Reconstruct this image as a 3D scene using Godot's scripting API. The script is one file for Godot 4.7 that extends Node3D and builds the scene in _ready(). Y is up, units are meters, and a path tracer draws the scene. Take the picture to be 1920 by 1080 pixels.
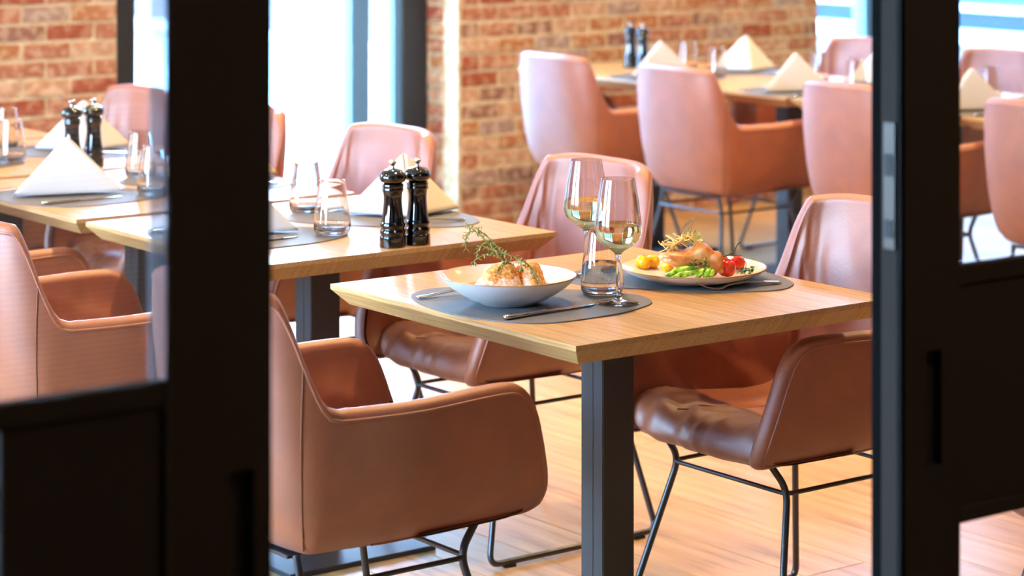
extends Node3D
# x runs along the partition and the brick wall, -z runs towards the brick wall, y is up; the origin lies on the floor under the front table.

const BACK := -4.75      # room face of the brick wall
const PART := 1.5        # corridor face of the steel partition
const LEFT := -4.2
const RIGHT := 8.8
const CEIL := 3.0

var M := {}
var mesh_cache := {}
var rng := RandomNumberGenerator.new()


func _ready():
	rng.seed = 4711
	# ---- camera
	var cam := Camera3D.new()
	cam.name = "camera"
	cam.projection = Camera3D.PROJECTION_FRUSTUM
	cam.near = 0.05
	cam.far = 200.0
	var f := 4525.6
	cam.size = 1080.0 / f * cam.near
	cam.frustum_offset = Vector2(0.0, -(540.0 + 246.7) / f * cam.near)
	cam.position = Vector3(-3.0602, 1.5942, 3.7359)
	cam.rotation.y = -0.6467
	var att := CameraAttributesPhysical.new()
	att.frustum_focal_length = 82.0
	att.frustum_focus_distance = 4.72
	att.exposure_aperture = 4.0
	att.exposure_multiplier = 1.0
	cam.attributes = att
	add_child(cam)
	cam.current = true
	# ---- sky, exposure
	var we := WorldEnvironment.new()
	we.name = "world_environment"
	var env := Environment.new()
	env.background_mode = Environment.BG_SKY
	var sky := Sky.new()
	var sm := ProceduralSkyMaterial.new()
	sm.sky_top_color = Color(0.46, 0.74, 1.0)
	sm.sky_horizon_color = Color(0.88, 0.96, 1.0)
	sm.ground_horizon_color = Color(0.80, 0.82, 0.85)
	sm.ground_bottom_color = Color(0.70, 0.72, 0.75)
	sm.sky_energy_multiplier = SKY_E
	sm.ground_energy_multiplier = SKY_E * 0.6
	sky.sky_material = sm
	env.sky = sky
	env.tonemap_mode = Environment.TONE_MAPPER_LINEAR
	env.tonemap_exposure = EXPO
	env.sdfgi_enabled = true
	env.ssao_enabled = true
	env.ssil_enabled = true
	we.environment = env
	add_child(we)
	# ---- the scene, large structure first
	make_materials()
	build_room()
	build_windows()
	build_outside()
	build_doors()
	build_lamps()
	build_tables()
	build_chairs()
	build_settings()
	build_food()


const SKY_E := 8.0
const EXPO := 0.57
const LAMP_E := 8.8


# ------------------------------------------------------------------ helpers
func thing(called: String, label: String, category: String, at := Vector3.ZERO, turn := 0.0, group := "") -> Node3D:
	var o := Node3D.new()
	o.name = called
	add_child(o, true)
	o.position = at
	o.rotation.y = turn
	tag(o, label, category, group)
	return o


func tag(o: Node, label: String, category: String, group := ""):
	o.set_meta("label", label)
	o.set_meta("category", category)
	if group != "":
		o.set_meta("group", group)


func part(called: String, mesh: Mesh, mat: Material, parent: Node, at := Vector3.ZERO) -> MeshInstance3D:
	var o := MeshInstance3D.new()
	o.name = called
	o.mesh = mesh
	o.material_override = mat
	o.position = at
	parent.add_child(o, true)
	return o


func struct(called: String, mesh: Mesh, mat: Material, at := Vector3.ZERO) -> MeshInstance3D:
	var o := part(called, mesh, mat, self, at)
	o.set_meta("kind", "structure")
	return o


func copy_of(o: Node3D, at: Vector3, turn: float, label: String, group := "") -> Node3D:
	var c := o.duplicate() as Node3D
	c.name = String(o.name).rstrip("0123456789_")
	add_child(c, true)
	c.position = at
	c.rotation.y = turn
	c.set_meta("label", label)
	if group != "":
		c.set_meta("group", group)
	return c


func box(sx: float, sy: float, sz: float, ch := 0.0) -> Mesh:
	# a box about its centre, edges chamfered by ch
	var key := "box%f_%f_%f_%f" % [sx, sy, sz, ch]
	if mesh_cache.has(key):
		return mesh_cache[key]
	var m: Mesh
	if ch <= 0.0:
		var b := BoxMesh.new()
		b.size = Vector3(sx, sy, sz)
		m = b
	else:
		var st := SurfaceTool.new()
		st.begin(Mesh.PRIMITIVE_TRIANGLES)
		add_box(st, Vector3.ZERO, Vector3(sx, sy, sz), ch)
		st.generate_normals()
		m = st.commit()
	mesh_cache[key] = m
	return m


func add_box(st: SurfaceTool, c: Vector3, s: Vector3, ch: float, jit := 0.0):
	# corners cut back by ch along each axis: 24 points, 6 faces, 12 edge strips, 8 corner triangles
	var h := s / 2.0
	st.set_smooth_group(-1)
	var P := {}
	for ix in [-1, 1]:
		for iy in [-1, 1]:
			for iz in [-1, 1]:
				var j := Vector3(rng.randf_range(-jit, jit), rng.randf_range(-jit, jit), rng.randf_range(-jit, jit)) if jit > 0.0 else Vector3.ZERO
				var k := Vector3i(ix, iy, iz)
				P[[k, 0]] = c + j + Vector3(ix * h.x, iy * (h.y - ch), iz * (h.z - ch))
				P[[k, 1]] = c + j + Vector3(ix * (h.x - ch), iy * h.y, iz * (h.z - ch))
				P[[k, 2]] = c + j + Vector3(ix * (h.x - ch), iy * (h.y - ch), iz * h.z)
	var e := [Vector3i(1, 0, 0), Vector3i(0, 1, 0), Vector3i(0, 0, 1)]
	for a in 3:
		var b := (a + 1) % 3
		var d := (a + 2) % 3
		for sa in [-1, 1]:
			var q := []
			for sb in [[-1, -1], [1, -1], [1, 1], [-1, 1]]:
				q.append(P[[e[a] * sa + e[b] * sb[0] + e[d] * sb[1], a]])
			quad(st, q[0], q[1], q[2], q[3], c)
		for sb in [-1, 1]:
			for sd in [-1, 1]:
				var k1: Vector3i = e[a] * -1 + e[b] * sb + e[d] * sd
				var k2: Vector3i = e[a] + e[b] * sb + e[d] * sd
				quad(st, P[[k1, b]], P[[k2, b]], P[[k2, d]], P[[k1, d]], c)
	for ix in [-1, 1]:
		for iy in [-1, 1]:
			for iz in [-1, 1]:
				var k := Vector3i(ix, iy, iz)
				tri(st, P[[k, 0]], P[[k, 1]], P[[k, 2]], c)


func tri(st: SurfaceTool, a: Vector3, b: Vector3, d: Vector3, inside: Vector3):
	# clockwise seen from outside, outside being away from the point inside
	if (b - a).cross(d - a).dot((a + b + d) / 3.0 - inside) > 0.0:
		var t := b
		b = d
		d = t
	for p in [a, b, d]:
		st.add_vertex(p)


func quad(st: SurfaceTool, a: Vector3, b: Vector3, d: Vector3, e: Vector3, inside: Vector3):
	tri(st, a, b, d, inside)
	tri(st, a, d, e, inside)


class Geo:
	# gathers smooth grids into one ArrayMesh
	var v := PackedVector3Array()
	var n := PackedVector3Array()
	var uv := PackedVector2Array()
	var ix := PackedInt32Array()

	func grid(rows: Array, closed := false, flip := false):
		# rows of points; faces look to the right-hand side of (row direction x column direction) unless flipped
		var nr := rows.size()
		var nc: int = rows[0].size()
		var base := v.size()
		var cn := PackedVector3Array()
		cn.resize(nr * nc)
		var lim := nc if closed else nc - 1
		var tris := PackedInt32Array()
		for i in nr - 1:
			var r0: PackedVector3Array = rows[i]
			var r1: PackedVector3Array = rows[i + 1]
			for j in lim:
				var j2 := (j + 1) % nc
				var a := r0[j]
				var b := r0[j2]
				var c := r1[j2]
				var d := r1[j]
				var fn := (c - a).cross(d - b)
				if flip:
					fn = -fn
				var ia := i * nc + j
				var ib := i * nc + j2
				var ic := (i + 1) * nc + j2
				var id := (i + 1) * nc + j
				for q in [ia, ib, ic, id]:
					cn[q] += fn
				if flip:
					tris.append_array([ia, ib, ic, ia, ic, id])
				else:
					tris.append_array([ia, ic, ib, ia, id, ic])
		for i in nr:
			var r: PackedVector3Array = rows[i]
			for j in nc:
				v.append(r[j])
				var q := cn[i * nc + j]
				n.append(q.normalized() if q.length_squared() > 1e-20 else Vector3.UP)
				uv.append(Vector2(float(j) / maxf(1.0, nc - 1), float(i) / maxf(1.0, nr - 1)))
		for k in tris:
			ix.append(k + base)

	func mesh() -> ArrayMesh:
		var a := []
		a.resize(Mesh.ARRAY_MAX)
		a[Mesh.ARRAY_VERTEX] = v
		a[Mesh.ARRAY_NORMAL] = n
		a[Mesh.ARRAY_TEX_UV] = uv
		a[Mesh.ARRAY_INDEX] = ix
		var m := ArrayMesh.new()
		m.add_surface_from_arrays(Mesh.PRIMITIVE_TRIANGLES, a)
		return m

	func lathe(prof: Array, seg := 32, at := Vector3.ZERO, turn := Basis.IDENTITY):
		# prof: Vector2(radius, height) from the bottom up along the outside; a repeated point makes a crease
		var run := []
		for k in prof.size():
			if k > 0 and prof[k].is_equal_approx(prof[k - 1]):
				if run.size() > 1:
					grid(run, true)
				run = []
			var r := PackedVector3Array()
			for s in seg:
				var a := TAU * s / seg
				r.append(at + turn * Vector3(cos(a) * maxf(prof[k].x, 0.00001), prof[k].y, -sin(a) * maxf(prof[k].x, 0.00001)))
			run.append(r)
		if run.size() > 1:
			grid(run, true)

	func tube(path: Array, rad, seg := 8, closed := false, flat := 1.0):
		# a round bar along the path; rad is a number or one per point
		var rows := []
		var nn := path.size()
		var side := Vector3.ZERO
		for i in nn:
			var p0: Vector3 = path[(i - 1 + nn) % nn] if closed or i > 0 else path[0]
			var p1: Vector3 = path[(i + 1) % nn] if closed or i < nn - 1 else path[nn - 1]
			var t := (p1 - p0).normalized()
			if side == Vector3.ZERO:
				side = t.cross(Vector3.UP if absf(t.y) < 0.9 else Vector3.RIGHT).normalized()
			side = (side - t * side.dot(t)).normalized()
			var up := side.cross(t)
			var rr: float = rad[i] if rad is Array or rad is PackedFloat32Array else rad
			var r := PackedVector3Array()
			for s in seg:
				var a := TAU * s / seg
				r.append(path[i] + side * cos(a) * rr + up * sin(a) * rr * flat)
			rows.append(r)
		if closed:
			rows.append(rows[0])
		else:
			var c0 := PackedVector3Array()
			var c1 := PackedVector3Array()
			for s in seg:
				c0.append(path[0])
				c1.append(path[nn - 1])
			rows.push_front(c0)
			rows.append(c1)
		grid(rows, true)


func smooth_path(pts: Array, step := 0.01, closed := false) -> Array:
	# Catmull-Rom through the points
	var out := []
	var n := pts.size()
	var last := n if closed else n - 1
	for i in last:
		var p1: Vector3 = pts[i]
		var p2: Vector3 = pts[(i + 1) % n]
		var p0: Vector3 = pts[(i - 1 + n) % n] if closed or i > 0 else p1 + (p1 - p2)
		var p3: Vector3 = pts[(i + 2) % n] if closed or i < n - 2 else p2 + (p2 - p1)
		var k := maxi(2, int(p1.distance_to(p2) / step))
		for s in k:
			var t := float(s) / k
			out.append(0.5 * (2.0 * p1 + (p2 - p0) * t + (2.0 * p0 - 5.0 * p1 + 4.0 * p2 - p3) * t * t + (3.0 * p1 - p0 - 3.0 * p2 + p3) * t * t * t))
	if not closed:
		out.append(pts[n - 1])
	return out


func bent(pts: Array, r := 0.02, n := 5) -> Array:
	# a polyline with its corners rounded
	var out := [pts[0]]
	for i in range(1, pts.size() - 1):
		var a: Vector3 = pts[i - 1]
		var b: Vector3 = pts[i]
		var c: Vector3 = pts[i + 1]
		var ra := minf(r, a.distance_to(b) * 0.45)
		var rc := minf(r, c.distance_to(b) * 0.45)
		var p := b + (a - b).normalized() * ra
		var q := b + (c - b).normalized() * rc
		for k in n + 1:
			var t := float(k) / n
			out.append(p.lerp(b, t).lerp(b.lerp(q, t), t))
	out.append(pts[pts.size() - 1])
	return out


func curve_at(keys: Array, x: float) -> float:
	# keys: [x, y] pairs in rising x, eased between
	if x <= keys[0][0]:
		return keys[0][1]
	for i in range(1, keys.size()):
		if x <= keys[i][0]:
			var t: float = (x - keys[i - 1][0]) / (keys[i][0] - keys[i - 1][0])
			return lerpf(keys[i - 1][1], keys[i][1], t)
	return keys[keys.size() - 1][1]


# ------------------------------------------------------------------ materials
func noise_image(size: int, freq: float, octaves: int, sd: int, kind := FastNoiseLite.TYPE_SIMPLEX_SMOOTH) -> Image:
	var fn := FastNoiseLite.new()
	fn.seed = sd
	fn.noise_type = kind
	fn.frequency = freq
	fn.fractal_octaves = octaves
	fn.fractal_type = FastNoiseLite.FRACTAL_FBM
	return fn.get_seamless_image(size, size)


func tinted(img: Image, stops: Array) -> ImageTexture:
	# grey levels to colours; stops: [level, Color]
	var w := img.get_width()
	var h := img.get_height()
	var lut := []
	for i in 256:
		var x := i / 255.0
		var c: Color = stops[0][1]
		for k in range(1, stops.size()):
			if x >= stops[k - 1][0]:
				c = stops[k - 1][1].lerp(stops[k][1], clampf((x - stops[k - 1][0]) / (stops[k][0] - stops[k - 1][0]), 0.0, 1.0))
		lut.append(c)
	img.convert(Image.FORMAT_L8)
	var src := img.get_data()
	var dst := PackedByteArray()
	dst.resize(w * h * 3)
	for i in w * h:
		var c: Color = lut[src[i]]
		dst[i * 3] = int(c.r * 255.0)
		dst[i * 3 + 1] = int(c.g * 255.0)
		dst[i * 3 + 2] = int(c.b * 255.0)
	return ImageTexture.create_from_image(Image.create_from_data(w, h, false, Image.FORMAT_RGB8, dst))


func bumps(img: Image, strength: float) -> ImageTexture:
	var i2 := img.duplicate() as Image
	i2.convert(Image.FORMAT_RGBA8)
	i2.bump_map_to_normal_map(strength)
	return ImageTexture.create_from_image(i2)


func plain(c: Color, rough := 0.6, metal := 0.0, spec := 0.5) -> StandardMaterial3D:
	var m := StandardMaterial3D.new()
	m.albedo_color = c
	m.roughness = rough
	m.metallic = metal
	m.metallic_specular = spec
	return m


func wrapped(m: StandardMaterial3D, sc: Vector3, world := false, off := Vector3.ZERO) -> StandardMaterial3D:
	m.uv1_triplanar = true
	m.uv1_world_triplanar = world
	m.uv1_scale = sc
	m.uv1_offset = off
	m.uv1_triplanar_sharpness = 8.0
	return m


func make_materials():
	# wood: long grain along z
	var g1 := noise_image(512, 0.012, 5, 11)
	var oak := tinted(g1, [[0.12, Color(0.61, 0.44, 0.255)], [0.4, Color(0.71, 0.54, 0.33)], [0.6, Color(0.745, 0.58, 0.365)], [0.9, Color(0.79, 0.63, 0.42)]])
	for k in 4:
		var m := plain([Color(1, 1, 1), Color(0.97, 0.95, 0.93), Color(1.0, 0.98, 0.95), Color(0.95, 0.93, 0.90)][k], 0.36)
		m.albedo_texture = oak
		wrapped(m, Vector3(20.0, 36.0, 0.7), false, Vector3(0.23 * k, 0.1, 0.31 * k))
		m.normal_enabled = true
		m.normal_texture = bumps(g1, 1.5) if k == 0 else M["oak0"].normal_texture
		m.normal_scale = 0.25
		M["oak%d" % k] = m
	var g2 := noise_image(512, 0.010, 5, 23)
	var floor_tex := tinted(g2, [[0.12, Color(0.62, 0.465, 0.29)], [0.32, Color(0.70, 0.545, 0.355)], [0.6, Color(0.735, 0.58, 0.385)], [0.9, Color(0.775, 0.63, 0.44)]])
	for k in 5:
		var m := plain([Color(1, 1, 1), Color(0.95, 0.93, 0.91), Color(1.0, 0.98, 0.95), Color(0.98, 0.96, 0.94), Color(0.92, 0.90, 0.88)][k], 0.36)
		m.albedo_texture = floor_tex
		wrapped(m, Vector3(4.0, 4.0, 0.35), false, Vector3(0.19 * k, 0.0, 0.37 * k))
		M["floor%d" % k] = m
	# bricks and mortar
	var g3 := noise_image(512, 0.012, 4, 5)
	var hues := [
		[Color(0.62, 0.38, 0.27), Color(0.68, 0.45, 0.33), Color(0.73, 0.56, 0.44)],
		[Color(0.57, 0.27, 0.17), Color(0.61, 0.32, 0.21), Color(0.67, 0.45, 0.33)],
		[Color(0.70, 0.51, 0.38), Color(0.74, 0.56, 0.43), Color(0.78, 0.64, 0.51)],
		[Color(0.60, 0.47, 0.41), Color(0.66, 0.54, 0.47), Color(0.73, 0.62, 0.53)],
		[Color(0.64, 0.40, 0.25), Color(0.68, 0.45, 0.30), Color(0.74, 0.58, 0.43)],
		[Color(0.54, 0.36, 0.29), Color(0.59, 0.42, 0.34), Color(0.71, 0.58, 0.47)],
	]
	var rough_n := bumps(noise_image(256, 0.05, 4, 9), 4.0)
	for k in hues.size():
		var m := plain(Color.WHITE, 0.9, 0.0, 0.3)
		m.albedo_texture = tinted(g3.duplicate(), [[0.25, hues[k][0]], [0.52, hues[k][1]], [0.66, hues[k][2]]])
		m.normal_enabled = true
		m.normal_texture = rough_n
		m.normal_scale = 0.8
		wrapped(m, Vector3(2.6, 3.2, 2.6), true, Vector3(0.17 * k, 0.29 * k, 0.0))
		M["brick%d" % k] = m
	var mo := plain(Color.WHITE, 0.95, 0.0, 0.2)
	mo.albedo_texture = tinted(noise_image(256, 0.03, 4, 31), [[0.2, Color(0.72, 0.62, 0.48)], [0.6, Color(0.80, 0.71, 0.57)], [0.9, Color(0.84, 0.77, 0.65)]])
	mo.normal_enabled = true
	mo.normal_texture = rough_n
	wrapped(mo, Vector3(1.7, 1.7, 1.7), true)
	M.mortar = mo
	# leather
	var lg := noise_image(512, 0.09, 3, 77, FastNoiseLite.TYPE_CELLULAR)
	var lt := noise_image(256, 0.012, 4, 78)
	var le := plain(Color.WHITE, 0.56, 0.0, 0.85)
	le.rim_enabled = true
	le.rim = 0.12
	le.rim_tint = 0.3
	le.clearcoat_enabled = true
	le.clearcoat = 0.75
	le.clearcoat_roughness = 0.55
	le.albedo_texture = tinted(lt, [[0.2, Color(0.545, 0.245, 0.055)], [0.5, Color(0.565, 0.260, 0.062)], [0.8, Color(0.59, 0.277, 0.075)]])
	le.normal_enabled = true
	le.normal_texture = bumps(lg, 2.0)
	le.normal_scale = 0.18
	wrapped(le, Vector3(3.0, 3.0, 3.0))
	M.leather = le
	var li := le.duplicate() as StandardMaterial3D
	li.roughness = 0.52
	li.clearcoat = 0.7
	li.normal_scale = 0.3
	M.leather_soft = li
	M.seam = plain(Color(0.46, 0.24, 0.12), 0.5)
	M.tube = plain(Color(0.075, 0.075, 0.08), 0.36, 0.0, 0.85)
	M.column = plain(Color(0.10, 0.102, 0.108), 0.5, 0.0, 0.9)
	M.door = plain(Color(0.165, 0.145, 0.13), 0.7, 0.0, 0.2)
	M.door_edge = plain(Color(0.06, 0.06, 0.063), 0.7, 0.0, 0.15)
	M.groove = plain(Color(0.02, 0.02, 0.02), 0.7)
	M.window_frame = plain(Color(0.16, 0.17, 0.19), 0.4, 0.1)
	M.steel = plain(Color(0.86, 0.85, 0.83), 0.12, 1.0)
	M.brushed = plain(Color(0.24, 0.22, 0.20), 0.45, 0.5)
	M.plaster = plain(Color(0.80, 0.77, 0.72), 0.9)
	M.dark_wall = plain(Color(0.12, 0.11, 0.105), 0.9)
	M.ceiling = plain(Color(0.72, 0.69, 0.65), 0.95)
	var mat := plain(Color(0.37, 0.37, 0.375), 0.6)
	mat.normal_enabled = true
	mat.normal_texture = bumps(lg, 2.0)
	mat.normal_scale = 0.12
	wrapped(mat, Vector3(9, 9, 9))
	M.placemat = mat
	var cl := plain(Color(0.80, 0.79, 0.77), 0.9)
	cl.rim_enabled = true
	cl.rim = 0.15
	M.cloth = cl
	M.gloss_black = plain(Color(0.012, 0.012, 0.013), 0.06)
	M.gloss_black.clearcoat_enabled = true
	M.gloss_black.clearcoat = 1.0
	M.gloss_black.clearcoat_roughness = 0.03
	M.ceramic = plain(Color(0.86, 0.84, 0.80), 0.16)
	M.ceramic_out = plain(Color(0.90, 0.89, 0.87), 0.3)
	M.rim_brown = plain(Color(0.66, 0.50, 0.33), 0.3)
	var pane := plain(Color(0.9, 0.97, 0.95, 0.03), 0.02)
	pane.transparency = BaseMaterial3D.TRANSPARENCY_ALPHA
	M.pane = pane
	var pane_glare := plain(Color(0.72, 0.82, 0.90, 0.5), 0.2)  # pale translucent colour standing for a bright reflection in the door glass
	pane_glare.transparency = BaseMaterial3D.TRANSPARENCY_ALPHA
	pane_glare.roughness = 0.4
	M.pane_glare = pane_glare
	var gl := plain(Color(1, 1, 1, 0.0), 0.0)
	gl.refraction_enabled = true
	gl.refraction_scale = 0.05
	M.glass = gl
	var wa := plain(Color(1, 1, 1, 0.0), 0.0)
	wa.refraction_enabled = true
	wa.refraction_scale = 0.033
	M.water = wa
	var wi := plain(Color(0.99, 0.965, 0.76, 0.0), 0.0)
	wi.refraction_enabled = true
	wi.refraction_scale = 0.034
	M.wine = wi
	M.pavement = plain(Color(0.80, 0.79, 0.77), 0.9)
	M.lamp_body = plain(Color(0.03, 0.03, 0.03), 0.5)
	var gw := plain(Color(1, 0.9, 0.75), 0.5)
	gw.emission_enabled = true
	gw.emission = Color(1.0, 0.80, 0.55)
	gw.emission_energy_multiplier = 12.0
	M.lamp_glow = gw
	M.blue_sill = plain(Color(0.15, 0.19, 0.235), 0.7, 0.0, 0.2)
	M.sky_tint = plain(Color(0.36, 0.52, 0.66), 0.35)  # frame steel with the blue reflection of the sky put into its colour
	M.far_glass = plain(Color(0.22, 0.29, 0.30), 0.5, 0.0, 0.2)
	var hb := plain(Color.WHITE, 0.9)
	hb.albedo_texture = tinted(noise_image(256, 0.03, 3, 61), [[0.3, Color(0.46, 0.36, 0.36)], [0.7, Color(0.52, 0.46, 0.48)]])
	wrapped(hb, Vector3(0.6, 3.0, 0.6), true)
	M.house_brick = hb


# ------------------------------------------------------------------ room
func build_room():
	# floor: oak planks along z on a slab
	var fl := struct("floor", box(RIGHT - LEFT + 0.6, 0.2, 11.4), M.floor4, Vector3((LEFT + RIGHT) / 2, -0.118, 0.6))
	var pw := 0.19
	var x := LEFT
	while x < RIGHT:
		var z := BACK - rng.randf_range(0.0, 1.7)
		while z < 1.5:
			var ln := rng.randf_range(1.8, 2.5)
			var z0 := maxf(z, BACK)
			var z1 := minf(z + ln, 1.5)
			if z1 - z0 > 0.05 and x > -2.6:
				var pm := box(pw - 0.0022, 0.018, z1 - z0 - 0.0022, 0.0009)
				var p := part("plank", pm, M["floor%d" % rng.randi_range(0, 4)], fl, Vector3(x + pw / 2, 0.109, (z0 + z1) / 2 - 0.6) - Vector3((LEFT + RIGHT) / 2, 0, 0))
				p.set_meta("kind", "structure")
			z += ln
		x += pw
	struct("ceiling", box(RIGHT - LEFT + 0.8, 0.2, 11.8), M.ceiling, Vector3((LEFT + RIGHT) / 2, CEIL + 0.1, 0.6))
	# right wall, corridor walls
	struct("wall_right", box(0.25, CEIL + 0.2, 11.2), M.plaster, Vector3(RIGHT + 0.125, CEIL / 2, 0.6))
	struct("wall_corridor", box(RIGHT - LEFT + 0.6, CEIL + 0.2, 0.25), M.dark_wall, Vector3((LEFT + RIGHT) / 2, CEIL / 2, 6.2))
	struct("wall_corridor_left", box(0.25, CEIL + 0.2, 4.6), M.dark_wall, Vector3(LEFT - 0.125, CEIL / 2, 3.85))
	brick_wall()


const WIN := [[-2.90, -1.10], [1.41, 3.05], [5.22, 8.40]]   # openings of the brick wall
const SILL_TOP := 2.75
const COURSE := 0.0712
const BL := 0.205


func brick_wall():
	var w := Node3D.new()
	w.name = "wall_back"
	add_child(w, true)
	w.set_meta("kind", "structure")
	# mortar bed: piers and lintel
	var piers := [[LEFT - 0.3, WIN[0][0]], [WIN[0][1], WIN[1][0]], [WIN[1][1], WIN[2][0]], [WIN[2][1], RIGHT + 0.3]]
	var st := SurfaceTool.new()
	st.begin(Mesh.PRIMITIVE_TRIANGLES)
	var dep := 0.40
	for p in piers:
		add_box(st, Vector3((p[0] + p[1]) / 2, CEIL / 2, BACK - dep / 2 - 0.003), Vector3(p[1] - p[0] - 0.008, CEIL + 0.1, dep), 0.001)
	for wn in WIN:
		add_box(st, Vector3((wn[0] + wn[1]) / 2, (SILL_TOP + CEIL + 0.05) / 2, BACK - dep / 2 - 0.003), Vector3(wn[1] - wn[0] + 0.02, CEIL + 0.05 - SILL_TOP, dep), 0.001)
	st.generate_normals()
	part("mortar", st.commit(), M.mortar, w)
	# bricks in view one by one; the courses above and the piers off to the sides joined
	var far := SurfaceTool.new()
	far.begin(Mesh.PRIMITIVE_TRIANGLES)
	var shapes := []
	for ln in [BL - 0.011, BL / 2 - 0.011]:
		var row := []
		for k in 5:
			var s2 := SurfaceTool.new()
			s2.begin(Mesh.PRIMITIVE_TRIANGLES)
			add_box(s2, Vector3.ZERO, Vector3(ln, COURSE - 0.011, 0.1), 0.004, 0.0025)
			s2.generate_normals()
			row.append(s2.commit())
		shapes.append(row)
	var course := 0
	var y := COURSE / 2
	while y < CEIL:
		for pi in 4:
			var p: Array = piers[pi]
			var seen_x0: float = [99.0, 0.35, 3.0, 99.0][pi]
			var x: float = p[1]
			var first := true
			while x > p[0] + 0.03:
				var half := first and course % 2 == 1
				var ln := BL / 2 if half else BL
				if x - ln < p[0]:
					ln = BL / 2
					half = true
				first = false
				var cx := x - ln / 2
				var dz := rng.randf_range(-0.0015, 0.002)
				if y < 1.12 and cx > seen_x0 and pi in [1, 2]:
					part("brick", shapes[1 if half else 0][rng.randi_range(0, 4)], M["brick%d" % pick_brick()], w, Vector3(cx, y + rng.randf_range(-0.002, 0.002), BACK - 0.05 + 0.0005 + dz))
				elif rng.randf() < 2.0:
					add_box(far, Vector3(cx, y, BACK - 0.049 + dz), Vector3(ln - 0.011, COURSE - 0.011, 0.1), 0.004)
				x -= ln
		# reveal of the middle window's right jamb
		if y < 1.12:
			var d := 0.1 if course % 2 == 0 else 0.205
			var z := BACK - 0.105
			while z > BACK - dep + 0.04:
				var rb := part("brick", shapes[1 if d < 0.15 else 0][rng.randi_range(0, 4)], M["brick%d" % pick_brick()], w, Vector3(WIN[1][1] + 0.046, y, z - d / 2))
				rb.rotation.y = PI / 2
				z -= d
				d = 0.205 if d < 0.15 else 0.1
		for wn in WIN:
			if y > SILL_TOP + 0.03:
				var xx: float = wn[0] + BL / 2
				while xx < wn[1]:
					add_box(far, Vector3(xx, y, BACK - 0.046), Vector3(BL - 0.011, COURSE - 0.011, 0.1), 0.004)
					xx += BL
		y += COURSE
		course += 1
	far.generate_normals()
	var fm := part("brick_courses", far.commit(), M.brick0, w)
	fm.set_meta("kind", "stuff")


func pick_brick() -> int:
	return [0, 0, 1, 2, 2, 3, 4, 4, 5, 0, 2][rng.randi_range(0, 10)]


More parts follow.
